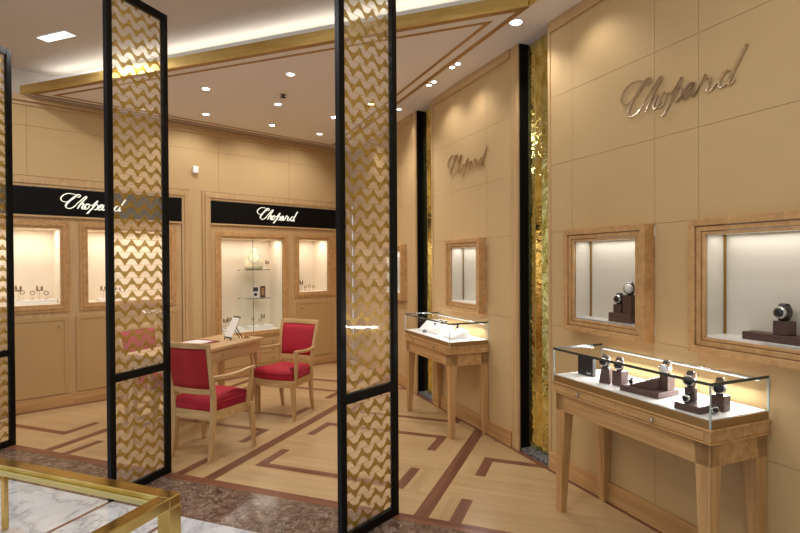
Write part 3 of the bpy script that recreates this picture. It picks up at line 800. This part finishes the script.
unit(-.78, .12, -.72 + .02, .04, 1.075, 1.865, 'oak display cabinet mostly hidden behind the picture-edge screen', knob=.05)
unit(.12, 1.20, .245, 1.098, 1.075, 1.865, 'oak display cabinet with lit window beside the picture-edge screen', knob=1.075)
unit(1.20, 2.345, 1.352, 2.20, 1.075, 1.865, 'oak display cabinet with lit window showing either side of the brass table screen', knob=2.2)
tall = unit(2.712, 3.905, 2.845, 3.735, .575, 1.815, 'tall oak display cabinet with glass shelves and a necklace bust', door=False, split=True, warm=.75)
unit(3.905, 4.60, 3.995, 4.497, 1.07, 1.825, 'slim oak display cabinet with small lit window behind the red armchair', knob=4.02)
unit(4.60, 4.835, 4.655, 4.78, 1.07, 1.825, 'slim corner display cabinet seen through the middle gold patterned screen')
# drawers below the tall window
for (a, b_) in ((.135, .262), (.268, .380), (.386, .470)):
    dr = build('drawer_front', MB().box(2.76, 3.865, BC - .012, BC - .001, a, b_), M['door_fabric'], tall, bevel=.002)
    build('knob', MB().lathe([(.004, 0), (.004, -.008), (.011, -.013), (.011, -.018), (.006, -.023)], (3.56, BC - .012, (a + b_) / 2), 14, axis='y'), M['knob'], dr)
# interior stands of the back cabinets
def b_pos(x, y, z): return (x, y, z)
def plinth(x, y, z, w, d, h, label, mat='white_board'):
    o = build('display_plinth', MB().box(-w / 2, w / 2, -d / 2, d / 2, 0, h), M[mat], frame=WORLD, bevel=.002)
    o.matrix_world = BW.M @ Matrix.Translation((x, y, z)); return setp(o, label, 'plinth', 'white plinths in the back cabinets')
def jewel(x, y, z, h, label, kind=0, s=1):
    t = thing('jewellery_stand', label, 'jewellery stand', BW, (x, y, z), 'little jewellery stands in the back cabinets', b=(0, 0, 0))
    build('foot', MB().lathe([(.020 * s, 0), (.020 * s, .005), (.0035, .009), (.003, h * .6)], (0, 0, 0), 14), M['stand_pale'], t)
    if kind == 0:
        build('holder', MB().box(-.032 * s, .032 * s, -.006, .006, h * .6, h * .68).lathe([(.004, h * .66), (.013, h * .8), (.006, h)], (-.02 * s, 0, 0), 10).lathe([(.004, h * .66), (.013, h * .8), (.006, h * .95)], (.02 * s, 0, 0), 10), M['stone_dark'], t)
    else:
        pts = [Vector((math.cos(a) * .019 * s, 0, h * .6 + .019 * s + math.sin(a) * .019 * s)) for a in [2 * math.pi * k / 16 for k in range(16)]]
        build('bracelet', MB().sweep(pts, (.004, .003), up=(0, 1, 0), closed=True), M['stone_dark'], t)
M['stand_pale'] = plain('pale_metal_stand', srgb(196, 182, 160), .3, .3)
M['stone_dark'] = plain('dark_jewel_metal', srgb(150, 124, 98), .3, .6)
yb_ = BC + .22
plinth(.86, yb_, 1.0755, .46, .18, .045, 'wide white plinth in the cabinet beside the picture-edge screen')
for k, (x, h, kd) in enumerate([(.76, .16, 0), (.80, .10, 1), (.88, .09, 1), (.95, .15, 0), (1.0, .08, 1)]):
    jewel(x, yb_ + (.03 if k % 2 else -.03), 1.121, h, ['tall forked', 'low ring', 'middle ring', 'second tall forked', 'small end'][k] + ' jewellery stand on the wide white plinth', kd)
plinth(1.66, yb_, 1.0755, .34, .16, .03, 'low white plinth in the window beside the screen by the brass table')
for k, (x, h, kd) in enumerate([(1.55, .14, 0), (1.62, .08, 1), (1.70, .12, 0)]):
    jewel(x, yb_, 1.106, h, ['tall', 'low', 'middle'][k] + ' jewellery stand on the low white plinth by the brass table screen', kd)
for k, (x, h, kd) in enumerate([(4.09, .20, 0), (4.17, .17, 0), (4.24, .07, 1), (4.31, .09, 1), (4.38, .07, 1)]):
    jewel(x, yb_, 1.0705, h, ['tallest forked', 'second forked', 'low ring', 'middle ring', 'end ring'][k] + ' jewellery stand in the slim cabinet behind the red armchair', kd)
# tall cabinet: shelves, bust, cards
for z, l in ((1.395, 'upper'), (1.005, 'lower')):
    o = thing('glass_shelf', l + ' glass shelf in the tall cabinet', 'shelf', BW, (3.42, BC + .22, z), 'glass shelves of the tall cabinet', b=(0, 0, 0))
    build('pane', MB().box(-.18, .18, -.11, .11, 0, .006), M['shelf_glass'], o)
    build('edge', MB().box(-.18, .18, -.1125, -.1102, -.001, .007), M['glass_edge'], o)
    for x in (-.17, .17): build('bracket', MB().lathe([(.004, 0), (.004, -.04)], (x, .155, 0), 8, axis='y').box(x - .004, x + .004, .105, .159, -.006, -.0005), M['steel'], o)
def bust(x, y, z):
    t = thing('necklace_bust', 'cream necklace bust on the upper glass shelf', 'necklace bust', BW, (x, y, z), rot=-.35, b=(0, 0, 0))
    mb = MB(); vs = []; rings = []
    prof = [(0, .115, .06, 0), (.05, .125, .058, .0), (.13, .115, .05, .01), (.185, .07, .042, .02), (.205, .04, .036, .025), (.235, .034, .033, .03), (.275, .037, .036, .032), (.285, .030, .03, .032)]
    n = 24
    for h, a, b, dy in prof:
        for k in range(n):
            an = 2 * math.pi * k / n
            vs.append((a * math.cos(an), b * math.sin(an) + dy, h))
    fs = [(j * n + k, j * n + (k + 1) % n, (j + 1) * n + (k + 1) % n, (j + 1) * n + k) for j in range(len(prof) - 1) for k in range(n)]
    fs.append(tuple(range(n))[::-1]); fs.append(tuple(range((len(prof) - 1) * n, len(prof) * n)))
    mb.add(vs, fs, 0, True); build('body', mb, M['bust'], t)
    pts = [Vector((math.sin(a) * .075, -.03 - .028 * math.cos(a) * 1.0, .20 - .085 * (math.cos(a) + .3))) for a in [(-1.9 + 3.8 * k / 18) for k in range(19)]]
    build('necklace', MB().sweep(pts, (.003, .003)), M['steel'], t)
bust(3.41, BC + .22, 1.4015)
jewel(3.60, BC + .20, 1.4015, .13, 'small jewellery stand beside the cream necklace bust', 0, .8)
o = build('photo_card', MB().box(-.042, .042, -.004, .004, 0, .155).box(-.034, .034, -.0048, -.004, .085, .145, 1).lathe([(.024, 0), (.024, -.001)], (0, -.004, .045), 18, 1, 'y'), [M['steel_blue'] if 'steel_blue' in M else M['paper'], M['dial']], frame=WORLD)
o.matrix_world = BW.M @ Matrix.Translation((3.43, BC + .22, 1.0125)) @ rotz(-.2); setp(o, 'pale printed card with round motif on the lower glass shelf', 'card', 'cards on the lower glass shelf')
o = build('photo_card', MB().box(-.042, .042, -.004, .004, 0, .16, 0).box(-.026, .02, -.0048, -.004, .03, .13, 1), [M['stand'], M['cuff']], frame=WORLD)
o.matrix_world = BW.M @ Matrix.Translation((3.53, BC + .20, 1.0125)) @ rotz(.2); setp(o, 'dark brown card standing beside the pale card', 'card', 'cards on the lower glass shelf')
plinth(3.07, yb_, .5755, .30, .22, .05, 'low white plinth at the far side of the tall cabinet floor')
plinth(3.48, yb_, .5755, .34, .22, .05, 'low white plinth at the near side of the tall cabinet floor')
for k, (x, h, kd) in enumerate([(2.98, .15, 0), (3.06, .16, 0), (3.14, .13, 1), (3.40, .14, 1), (3.48, .10, 1), (3.55, .17, 0)]):
    jewel(x, yb_ + (.02 if k % 2 else -.03), .626, h * .9, ['outer forked', 'inner forked', 'ring', 'first ring', 'low ring', 'tall forked'][k] + (' jewellery stand on the plinth behind the easel' if k < 3 else ' jewellery stand on the plinth nearest the red armchair'), kd)
for i, (x, sg) in enumerate(((2.99, 0), (3.61, 0))): pass

# small wall device
t = thing('wall_sensor', 'small white sensor box mounted on the back wall above the oak pier', 'sensor', BW, (2.515, BC, 2.64))
build('housing', MB().box(2.478, 2.548, BC - .055, BC - .006, 2.60, 2.69), M['white_board'], t, bevel=.012, seg=3)
build('mount', MB().box(2.495, 2.53, BC - .006, BC, 2.61, 2.68), M['steel'], t)

# ------------------------------------------------------------------ downlights
def F2W(p): return p
DL = [(-.979, 4.699), (-1.883, 5.076), (-1.300, 5.584), (-2.207, 5.943), (-1.574, 6.434), (-1.056, 6.882), (-.764, 6.095), (-.30, 5.60)]
names = ['ceiling downlight nearest the gold fascia above the red armchair', 'salon ceiling downlight just beside the screen by the brass table', 'central ceiling downlight behind the black sprinkler head',
         'ceiling downlight over the back wall sensor', 'ceiling downlight above the lit fascia sign', 'farthest ceiling downlight beside the middle screen', 'ceiling downlight at the edge of the middle screen',
         'ceiling downlight seen through the middle patterned screen']
proto = None
def downlight(x, y, z, label, frame=WORLD, power=35, w=.034, group='downlights in the salon ceiling', tilt=0, spot=2.3, blend=.8, wash=False):
    t = thing('ceiling_downlight', label, 'downlight', frame, (x, y, z), group, b=(0, 0, 0), rot=A_F if frame is WORLD else 0)
    build('trim_ring', MB().frame(-w - .012, w + .012, -w - .012, w + .012, .012, 0, .001) if False else MB().lathe([(w + .010, 0), (w + .010, -.004), (w, -.005), (w, 0)], (0, 0, 0), 24), M['paint'], t)
    build('lens', MB().lathe([(w, -.001), (w * .9, -.0062)], (0, 0, 0), 24), M['lamp'], t)
    d = lamp_data('downlight_beam', 'SPOT', power, (1, .98, .95), spot_size=spot, spot_blend=blend, shadow_soft_size=.035)
    if wash:      # the back row is aimed at the back wall
        q = BW.M.inverted() @ Vector((x, y, z - .03)); d.energy = 13; d.spot_size = 2.0
        put_light('downlight_beam', d, q, rot=(math.radians(32), 0, 0), M0=BW.M)
    else: put_light('downlight_beam', d, (x, y, z - .03), rot=(tilt, 0, 0), M0=frame.M)
for k, ((x, y), l) in enumerate(zip(DL, names)): downlight(x, y, ZC, l, wash=k in (1, 3, 4, 5, 6))
def rwp(u, c): return (-u, c)
R_ = Vector
pairs = [((.835, 3.705), 'square bright downlight at the tip of the gold fascia', .042), ((.465, 4.552), 'far downlight of the first close pair along the right ceiling strip', .022), ((.508, 4.473), 'near downlight of the first close pair along the right ceiling strip', .022),
         ((.289, 5.011), 'far downlight of the second close pair along the right ceiling strip', .022), ((.331, 4.915), 'near downlight of the second close pair along the right ceiling strip', .022),
         ((-.001, 5.791), 'single small downlight at the end of the right ceiling strip, beside the middle screen', .024)]
for (x, y), l, w in pairs:
    p = RW.M.inverted() @ Vector((x, y, ZC))
    downlight(p.x, p.y, ZC, l, RW, 4.5 if w < .04 else 14, w, 'downlights along the right ceiling strip', tilt=math.radians(6), spot=1.9)
# further lamps of the same strip, out of the picture towards the shopfront
for u, c in ((2.55, 2.19), (6.6, 2.2)):
    d = lamp_data('strip_beam', 'SPOT', 7, (1, .98, .95), spot_size=2.0, spot_blend=.8, shadow_soft_size=.04)
    put_light('strip_beam', d, (-u, c, ZC - .03), rot=(math.radians(4), 0, 0), M0=RW.M)
# sprinkler
t = thing('sprinkler_head', 'black sprinkler head between the salon downlights', 'sprinkler', WORLD, (-1.175, 5.27, ZC), b=(0, 0, 0))
build('rose', MB().lathe([(.032, 0), (.030, -.006), (.012, -.010)], (0, 0, 0), 20), M['steel'], t)
build('head', MB().lathe([(.010, -.010), (.010, -.026), (.030, -.028), (.030, -.031)], (0, 0, 0), 16), M['black_mat'], t)
# linear lamp in the upper ceiling
t = thing('ceiling_panel_lamp', 'small rectangular panel lamp in the raised ceiling', 'ceiling lamp', FL, (-4.32, 3.14, ZU))
build('rim', MB().frame(-4.50, -4.14, 3.08, 3.20, .008, 0, 1) if False else MB().box(-4.50, -4.14, 3.08, 3.20, ZU - .006, ZU), M['white'], t)
build('diffuser', MB().box(-4.488, -4.152, 3.092, 3.188, ZU - .008, ZU - .0062), M['lamp_soft'], t)
d = lamp_data('panel_lamp', 'AREA', 8, (1, .97, .92), shape='RECTANGLE', size=.33, size_y=.1); put_light('panel_lamp', d, (-4.32, 3.14, ZU - .01), M0=FL.M)
# cove strip
t = build('cove_led_strip', MB().box(-5.15, -.45, 3.70, 3.715, ZC + .094, ZC + .102), M['led'], frame=FL, base=(-2.8, 3.707, ZC + .094), label='glowing light strip in the trough behind the gold fascia', cat='light strip')
n = 6
for k in range(n):
    L = 4.7 / n
    d = lamp_data('cove_lamp', 'AREA', .65, (.97, 1, .96), shape='RECTANGLE', size=L, size_y=.03)
    o = put_light('cove_lamp', d, (-5.15 + (k + .5) * L, 3.70, ZC + .112), rot=(math.pi - .35, 0, 0), M0=FL.M)
for k in range(3):
    d = lamp_data('cove_lamp', 'AREA', .65, (.97, 1, .96), shape='RECTANGLE', size=.9, size_y=.03)
    put_light('cove_lamp', d, (-uK + .6 + k * .95, 2.27, ZC + .112), rot=(math.pi - .35, 0, 0), M0=RW.M)
# unseen fill lamps added under the raised ceiling over the shopfront
for x, y in ((-2.6, 1.9), (-1.0, 1.6), (-3.6, .6), (-1.6, 0.2), (0.4, 1.2), (-4.6, 2.2)):
    d = lamp_data('front_fill_lamp', 'AREA', 11, (1, 1, 1), shape='DISK', size=.35); put_light('front_fill_lamp', d, (x, y, ZU - .01), M0=FL.M)

# ------------------------------------------------------------------ folding screens
def screen(end, ang, label, W=.47, Hh=3.262):
    """end: floor point of the far post; ang: azimuth of the screen plane"""
    a = math.radians(90 - ang)
    fr = Fr(a - math.pi / 2, (end[0], end[1], 0))       # local y runs along the screen
    t = thing('patterned_screen', label, 'screen', fr, (0, -W / 2, 0), 'tall black framed screens of gold patterned glass')
    p = .040; hx = .017
    for y0 in (-W, -p): build('post', MB().box(-hx, hx, y0, y0 + p, 0, Hh), M['black'], t, bevel=.002)
    for z0, z1 in ((0.0, .05), (.742, .794), (Hh - .05, Hh)): build('rail', MB().box(-hx + .001, hx - .001, -W + p, -p, z0, z1), M['black'], t, bevel=.0015)
    for z0, z1 in ((.05, .742), (.794, Hh - .05)):
        build('glass_panel', MB().box(-.0145, -.0085, -W + p - .006, -p + .006, z0 - .006, z1 + .006), M['screen_glass'], t)
    return t
screen((-1.662, 3.715), 20.65, 'full-height black framed gold glass screen rising directly behind the brass table corner', .495)
screen((-.0265, 3.0835), 39.25, 'black framed gold glass screen in the middle, standing clear of the brass table')
screen((-3.212, 4.300), 17, 'black framed screen cut off by the edge of the picture')

# ------------------------------------------------------------------ desk
def desk():
    x0, x1, y0, y1 = -3.66, -3.12, 3.20, 4.39
    t = thing('consulting_desk', 'pale wooden desk with shallow apron between the red armchairs', 'desk', FL, ((x0 + x1) / 2, (y0 + y1) / 2, 0))
    build('desktop', MB().box(x0, x1, y0, y1, .724, .752), M['desk_y'], t, bevel=.004)
    ab = MB().box(x0 + .03, x1 - .03, y0 + .03, y0 + .05, .61, .723); ab.box(x0 + .03, x1 - .03, y1 - .05, y1 - .03, .61, .723)
    ab.box(x0 + .03, x0 + .05, y0 + .05, y1 - .05, .61, .723); ab.box(x1 - .05, x1 - .03, y0 + .05, y1 - .05, .61, .723)
    build('apron', ab, M['desk_y'], t, bevel=.002)
    for lx, sx in ((x0 + .026, 1), (x1 - .026, -1)):
        for ly, sy in ((y0 + .026, 1), (y1 - .026, -1)):
            def q(w, z): return [(lx, ly, z), (lx + sx * w, ly, z), (lx + sx * w, ly + sy * w, z), (lx, ly + sy * w, z)]
            b, u = q(.04, 0), q(.06, .7235)
            if sx * sy < 0: b.reverse(); u.reverse()
            build('leg', MB().hexa(b, u), M['chairwood_z'], t, bevel=.002)
    dr = build('drawer_front', MB().box(x1 - .03, x1 - .024, y0 + .33, y1 - .33, .622, .712), M['desk_y'], t, bevel=.0015)
    build('knob', MB().lathe([(.004, 0), (.004, .008), (.010, .013), (.006, .020)], (x1 - .024, (y0 + y1) / 2, .667), 14, axis='x'), M['knob'], dr)
M['desk_y'] = oak('desk_oak', 'y', srgb(186, 150, 104), srgb(200, 164, 118), srgb(212, 180, 136), .35)
desk()
ZD = .7525
f = thing('document_folder', 'open dark red folder with white sheets lying on the desk', 'folder', FL, (-3.50, 3.80, ZD), rot=-.12, b=(0, 0, 0))
build('cover', MB().box(-.145, .145, -.21, .21, 0, .008), M['red_border'], f, bevel=.002)
build('sheet', MB().box(-.105, .115, -.15, .16, .0082, .0095), M['paper'], f)
# easel display
e = thing('tabletop_easel', 'black tabletop easel holding a white card on the desk', 'easel', FL, (-3.31, 4.13, ZD), rot=math.radians(-22), b=(0, 0, 0))
eb = MB()
for x in (-.055, .055): eb.sweep([(x, -.045, .002), (x, .062, .215)], (.004, .004), up=(1, 0, 0))
eb.sweep([(-.06, .063, .215), (.06, .063, .215)], (.005, .006)); eb.sweep([(-.06, -.040, .025), (.06, -.040, .025)], (.005, .006))
build('stand_frame', eb, M['black_mat'], e)
build('back_strut', MB().sweep([(-.03, .022, .13), (-.03, .105, .002)], (.004, .004), up=(1, 0, 0)).sweep([(.03, .022, .13), (.03, .105, .002)], (.004, .004), up=(1, 0, 0)), M['black_mat'], e)
build('card', MB().hexa([(-.066, -.037, .031), (.066, -.037, .031), (.066, -.034, .031), (-.066, -.034, .031)], [(-.066, .050, .207), (.066, .050, .207), (.066, .053, .207), (-.066, .053, .207)]), M['paper'], e)
b = build('wooden_block', MB().hexa([(-.03, -.015, 0), (.03, -.015, 0), (.03, .015, 0), (-.03, .015, 0)], [(-.018, -.010, .03), (.018, -.010, .03), (.018, .010, .03), (-.018, .010, .03)]), M['stand_wood'] if 'stand_wood' in M else M['oak_y'], frame=WORLD, bevel=.002)
b.matrix_world = FL.M @ Matrix.Translation((-3.235, 4.27, ZD)); setp(b, 'little wedge-shaped wooden block by the tabletop easel', 'block')

# ------------------------------------------------------------------ armchairs
def armchair():
    t = thing('armchair', 'x', 'armchair', WORLD, (0, 0, 0), 'pale wooden armchairs with red upholstery', b=(0, 0, 0))
    fy, ry = .205, -.205
    for sx in (-1, 1):
        # front leg: square, tapered
        x = .262 * sx
        lx, tx = x, .235 * sx
        build('front_leg', MB().hexa([(lx - .013, fy - .013, 0), (lx + .013, fy - .013, 0), (lx + .013, fy + .013, 0), (lx - .013, fy + .013, 0)],
              [(tx - .022, fy - .032, .365), (tx + .022, fy - .032, .365), (tx + .022, fy + .010, .365), (tx - .022, fy + .010, .365)]), M['chairwood_z'], t, bevel=.003)
        # rear leg running up into the back post
        pts = [(.185 * sx, ry - .015, 0), (.183 * sx, ry + .012, .15), (.186 * sx, ry + .026, .33), (.192 * sx, ry + .022, .48), (.205 * sx, ry - .018, .70), (.218 * sx, ry - .062, .90)]
        sec = [(.013, .014), (.016, .018), (.019, .022), (.018, .019), (.016, .016), (.015, .013)]
        build('back_post', MB().sweep(pts, sec, up=(0, 1, 0)), M['chairwood_z'], t)
        # arm and its support
        ap = cr3([(.203 * sx, ry - .004, .640), (.232 * sx, ry + .10, .634), (.258 * sx, ry + .24, .640), (.268 * sx, ry + .34, .650), (.266 * sx, ry + .405, .650)], 6)
        build('arm', MB().sweep(ap, [(.017, .012)] * len(ap)), M['chairwood_y'], t)
        sp = cr3([(.240 * sx, .150, .34), (.250 * sx, .158, .45), (.260 * sx, .172, .55), (.265 * sx, .178, .643)], 5)
        build('arm_support', MB().sweep(sp, [(.013, .017)] * len(sp), up=(0, 1, 0)), M['chairwood_z'], t)
    # seat rail, bowed front
    def outline(o, bow=.045, n=14):
        P = [(-.190 - o, ry + .012 - o), (-.236 - o, fy - .02)]
        for k in range(n + 1):
            a = -1 + 2 * k / n
            P.append((a * (.236 + o), fy + o + bow * (1 - a * a) - .02))
        P += [(.236 + o, fy - .02), (.190 + o, ry + .012 - o)]
        return P[::-1]
    def dedupe(P):
        out = []
        for p in P:
            if not out or (abs(p[0] - out[-1][0]) + abs(p[1] - out[-1][1])) > 1e-4: out.append(p)
        return out
    build('seat_rail', MB().prism(dedupe(outline(0)), .308, .375), M['chairwood_x'], t, bevel=.006)
    # cushion: rounded in rings
    mb = MB(); rings = []; base = dedupe(outline(-.004))
    cx, cy = 0, .0
    for h, k in ((.3755, .985), (.39, 1.0), (.43, 1.005), (.452, .985), (.468, .92), (.478, .75), (.483, .45)):
        rings.append([((x - cx) * k + cx, (y - cy) * k + cy, h) for x, y in base])
    n = len(base); vs = [v for r_ in rings for v in r_]
    fs = [(j * n + k, j * n + (k + 1) % n, (j + 1) * n + (k + 1) % n, (j + 1) * n + k) for j in range(len(rings) - 1) for k in range(n)]
    fs.append(tuple(range(n))[::-1]); fs.append(tuple(range((len(rings) - 1) * n, len(rings) * n)))
    mb.add(vs, fs, 0, True); cu = build('seat_cushion', mb, M['red'], t)
    pp = [Vector((x * 1.012, y * 1.012, .436)) for x, y in base]
    build('piping', MB().sweep(pp, (.004, .004), closed=True), M['red_back'], cu)
    # back: rails
    def bp(z):         # y of the back plane at height z, half width between posts
        if z < .70: f_ = (z - .48) / .22; return (ry + .022) * (1 - f_) + (ry - .018) * f_, .192 + .013 * f_
        f_ = (z - .70) / .20; return (ry - .018) * (1 - f_) + (ry - .062) * f_, .205 + .013 * f_
    def rail(name, z0, z1, curve):
        vs = []; n = 12
        for k in range(n + 1):
            a = -1 + 2 * k / n
            for z in (z0, z1):
                y, hw = bp(z)
                yy = y - .026 * (1 - a * a) * curve
                for dy in (-.011, .011): vs.append((a * (hw + (.016 if z0 > .8 else -.008)), yy + dy, z))
        fs = []
        for k in range(n):
            i, j = k * 4, (k + 1) * 4
            fs += [(i, j, j + 2, i + 2), (j + 1, i + 1, i + 3, j + 3), (i + 2, j + 2, j + 3, i + 3), (j, i, i + 1, j + 1)]
        fs += [(0, 2, 3, 1), (n * 4, n * 4 + 1, n * 4 + 3, n * 4 + 2)]
        build(name, MB().add(vs, fs), M['chairwood_x'], t, bevel=.003)
    rail('crest_rail', .862, .905, 1); rail('lower_back_rail', .505, .548, 1)
    # upholstered panel
    def pad(y_off0, y_off1, mat, nm, inset):
        vs = []; n, m = 12, 8
        for j in range(m + 1):
            z = .549 + (.861 - .549) * j / m; y, hw = bp(z); hw -= .012
            for k in range(n + 1):
                a = -1 + 2 * k / n; edge = (1 - abs(a) ** 6) * (1 - abs(2 * j / m - 1) ** 6)
                yy = y - .026 * (1 - a * a)
                vs.append((a * hw, yy + y_off0 + y_off1 * edge, z))
        fs = []
        for j in range(m):
            for k in range(n):
                q = (j * (n + 1) + k, j * (n + 1) + k + 1, (j + 1) * (n + 1) + k + 1, (j + 1) * (n + 1) + k)
                fs.append(q if y_off1 < 0 else q[::-1])
        o = build(nm, MB().add(vs, fs, 0, True), mat, t)
        md = o.modifiers.new('thick', 'SOLIDIFY'); md.thickness = .006; md.offset = -1
    pad(.004, .022, M['red'], 'back_cushion', 0); pad(-.003, -.006, M['red_back'], 'back_cover', 0)
    return t
def cr3(pts, n=6):
    P = [Vector(p) for p in pts]; P = [P[0] * 2 - P[1]] + P + [P[-1] * 2 - P[-2]]; out = []
    for i in range(1, len(P) - 2):
        for k in range(n):
            s = k / n; a, b, c, d = P[i - 1], P[i], P[i + 1], P[i + 2]
            out.append(.5 * ((2 * b) + (c - a) * s + (2 * a - 5 * b + 4 * c - d) * s * s + (3 * b - a - 3 * c + d) * s ** 3))
    out.append(P[-2]); return out
ch = armchair()
def place(o, x, y, az):            # az: azimuth the chair faces
    o.matrix_world = Matrix.Translation((x, y, 0)) @ rotz(math.radians(-az))
# left chair: rear legs (-1.432,3.872) (-1.754,4.017)
place(ch, -1.593 + .205 * math.sin(math.radians(21)), 3.945 + .205 * math.cos(math.radians(21)), 22)
ch['label'] = 'red armchair seen from behind, next to the gold screen by the brass table'
c2 = copy_tree(ch); place(c2, -1.069 + .205 * math.sin(math.radians(-155)), 5.345 + .205 * math.cos(math.radians(-155)), -156)
c2['label'] = 'red armchair facing the camera in front of the slim cabinet'
c3 = copy_tree(ch); c3['label'] = 'red armchair beyond the desk, seen through the gold screen by the brass table'
pos = FL.p(-3.86, 3.76); place(c3, pos.x, pos.y, 111)

# ------------------------------------------------------------------ brass display case in front
def brass_case():
    Z = .90
    # outer top corner at world (-.577,1.353)
    c = Vector((-.577, 1.353)); lx, ly = c.dot(tv), c.dot(Tv)
    x1, y1 = lx, ly; x0, y0 = lx - 1.10, ly - 1.15
    w = .040
    t = thing('brass_display_table', 'polished brass and glass display table standing on the white marble', 'display table', FL, ((x0 + x1) / 2, (y0 + y1) / 2, 0))
    tb = MB()
    tb.box(x0, x1, y1 - w, y1, Z - .03, Z); tb.box(x0, x1, y0, y0 + w, Z - .03, Z)
    tb.box(x0, x0 + w, y0 + w, y1 - w, Z - .03, Z); tb.box(x1 - w, x1, y0 + w, y1 - w, Z - .03, Z)
    build('top_frame', tb, M['brass'], t, bevel=.003)
    ib = MB(); v = w + .001; k = .010
    ib.box(x0 + v, x1 - v, y1 - v - k, y1 - v, Z - .026, Z - .014); ib.box(x1 - v - k, x1 - v, y0 + v, y1 - v - k, Z - .026, Z - .014)
    ib.box(x0 + v, x1 - v, y0 + v, y0 + v + k, Z - .026, Z - .014); ib.box(x0 + v, x0 + v + k, y0 + v + k, y1 - v - k, Z - .026, Z - .014)
    build('inner_ledge', ib, M['brass_pale'], t)
    build('glass_top', MB().box(x0 + v, x1 - v, y0 + v, y1 - v, Z - .0138, Z - .006), M['glass'], t)
    for x in (x0, x1 - w):
        for y in (y0, y1 - w): build('leg', MB().box(x, x + w, y, y + w, 0, Z - .0305), M['brass'], t, bevel=.002)
    lb = MB(); zl = .665
    lb.box(x0 + w, x1 - w, y1 - w + .004, y1 - .004, zl, zl + .018); lb.box(x0 + w, x1 - w, y0 + .004, y0 + w - .004, zl, zl + .018)
    lb.box(x0 + .004, x0 + w - .004, y0 + w, y1 - w, zl, zl + .018); lb.box(x1 - w + .004, x1 - .004, y0 + w, y1 - w, zl, zl + .018)
    return t, (x0, x1, y0, y1, w, Z)
M['tray_rose'] = plain('pale_rose_tray', srgb(214, 196, 184), .5)
bt, (x0, x1, y0, y1, w, Z) = brass_case()
# inner supporting rod and inner tray
rx, ry_ = x1 - .652, y1 - .026
ip = MB().box(rx - .007, rx + .007, ry_ - .007, ry_ + .007, .70, Z - .031)
build('inner_rod', ip, M['brass'], bt, bevel=.002)
build('rod_collar', MB().box(rx - .013, rx + .013, ry_ - .013, ry_ + .013, Z - .052, Z - .043), M['brass'], bt)
build('inner_tray', MB().box(x0 + .045, rx + .12, y0 + .05, ry_ + .012, .686, .6995), M['tray_rose'], bt, bevel=.003)

# ------------------------------------------------------------------ world, camera, exposure
w_ = bpy.data.worlds.new('world'); S.world = w_; w_.use_nodes = True
bg = w_.node_tree.nodes['Background']; bg.inputs[0].default_value = (.94, .98, 1.0, 1); bg.inputs[1].default_value = .57

cam = bpy.data.cameras.new('camera'); co = bpy.data.objects.new('camera', cam); COL.objects.link(co); S.camera = co
f_, pitch, roll = 518.7, .009273, -.0056125
cam.sensor_width = 36; cam.sensor_fit = 'HORIZONTAL'; cam.lens = f_ * 36 / 800; cam.clip_start = .05
Fv = Vector((0, math.cos(pitch), -math.sin(pitch))); Uv = Vector((0, math.sin(pitch), math.cos(pitch))); Rv = Vector((1, 0, 0))
Rr = Rv * math.cos(roll) + Uv * math.sin(roll); Ur = Uv * math.cos(roll) - Rv * math.sin(roll)
co.matrix_world = Matrix(((Rr.x, Ur.x, -Fv.x, 0), (Rr.y, Ur.y, -Fv.y, 0), (Rr.z, Ur.z, -Fv.z, 1.5), (0, 0, 0, 1)))
for o in S.objects:
    if '_b' in o: del o['_b']
S.view_settings.view_transform = 'Standard'; S.view_settings.look = 'None'; S.view_settings.gamma = 1; S.view_settings.use_curve_mapping = False
S.view_settings.exposure = 0.36
S.cycles.use_denoising = True
S.cycles.max_bounces = 8; S.cycles.transparent_max_bounces = 24; S.cycles.diffuse_bounces = 4; S.cycles.glossy_bounces = 4
S.cycles.sample_clamp_indirect = 6; S.cycles.caustics_reflective = False; S.cycles.caustics_refractive = False
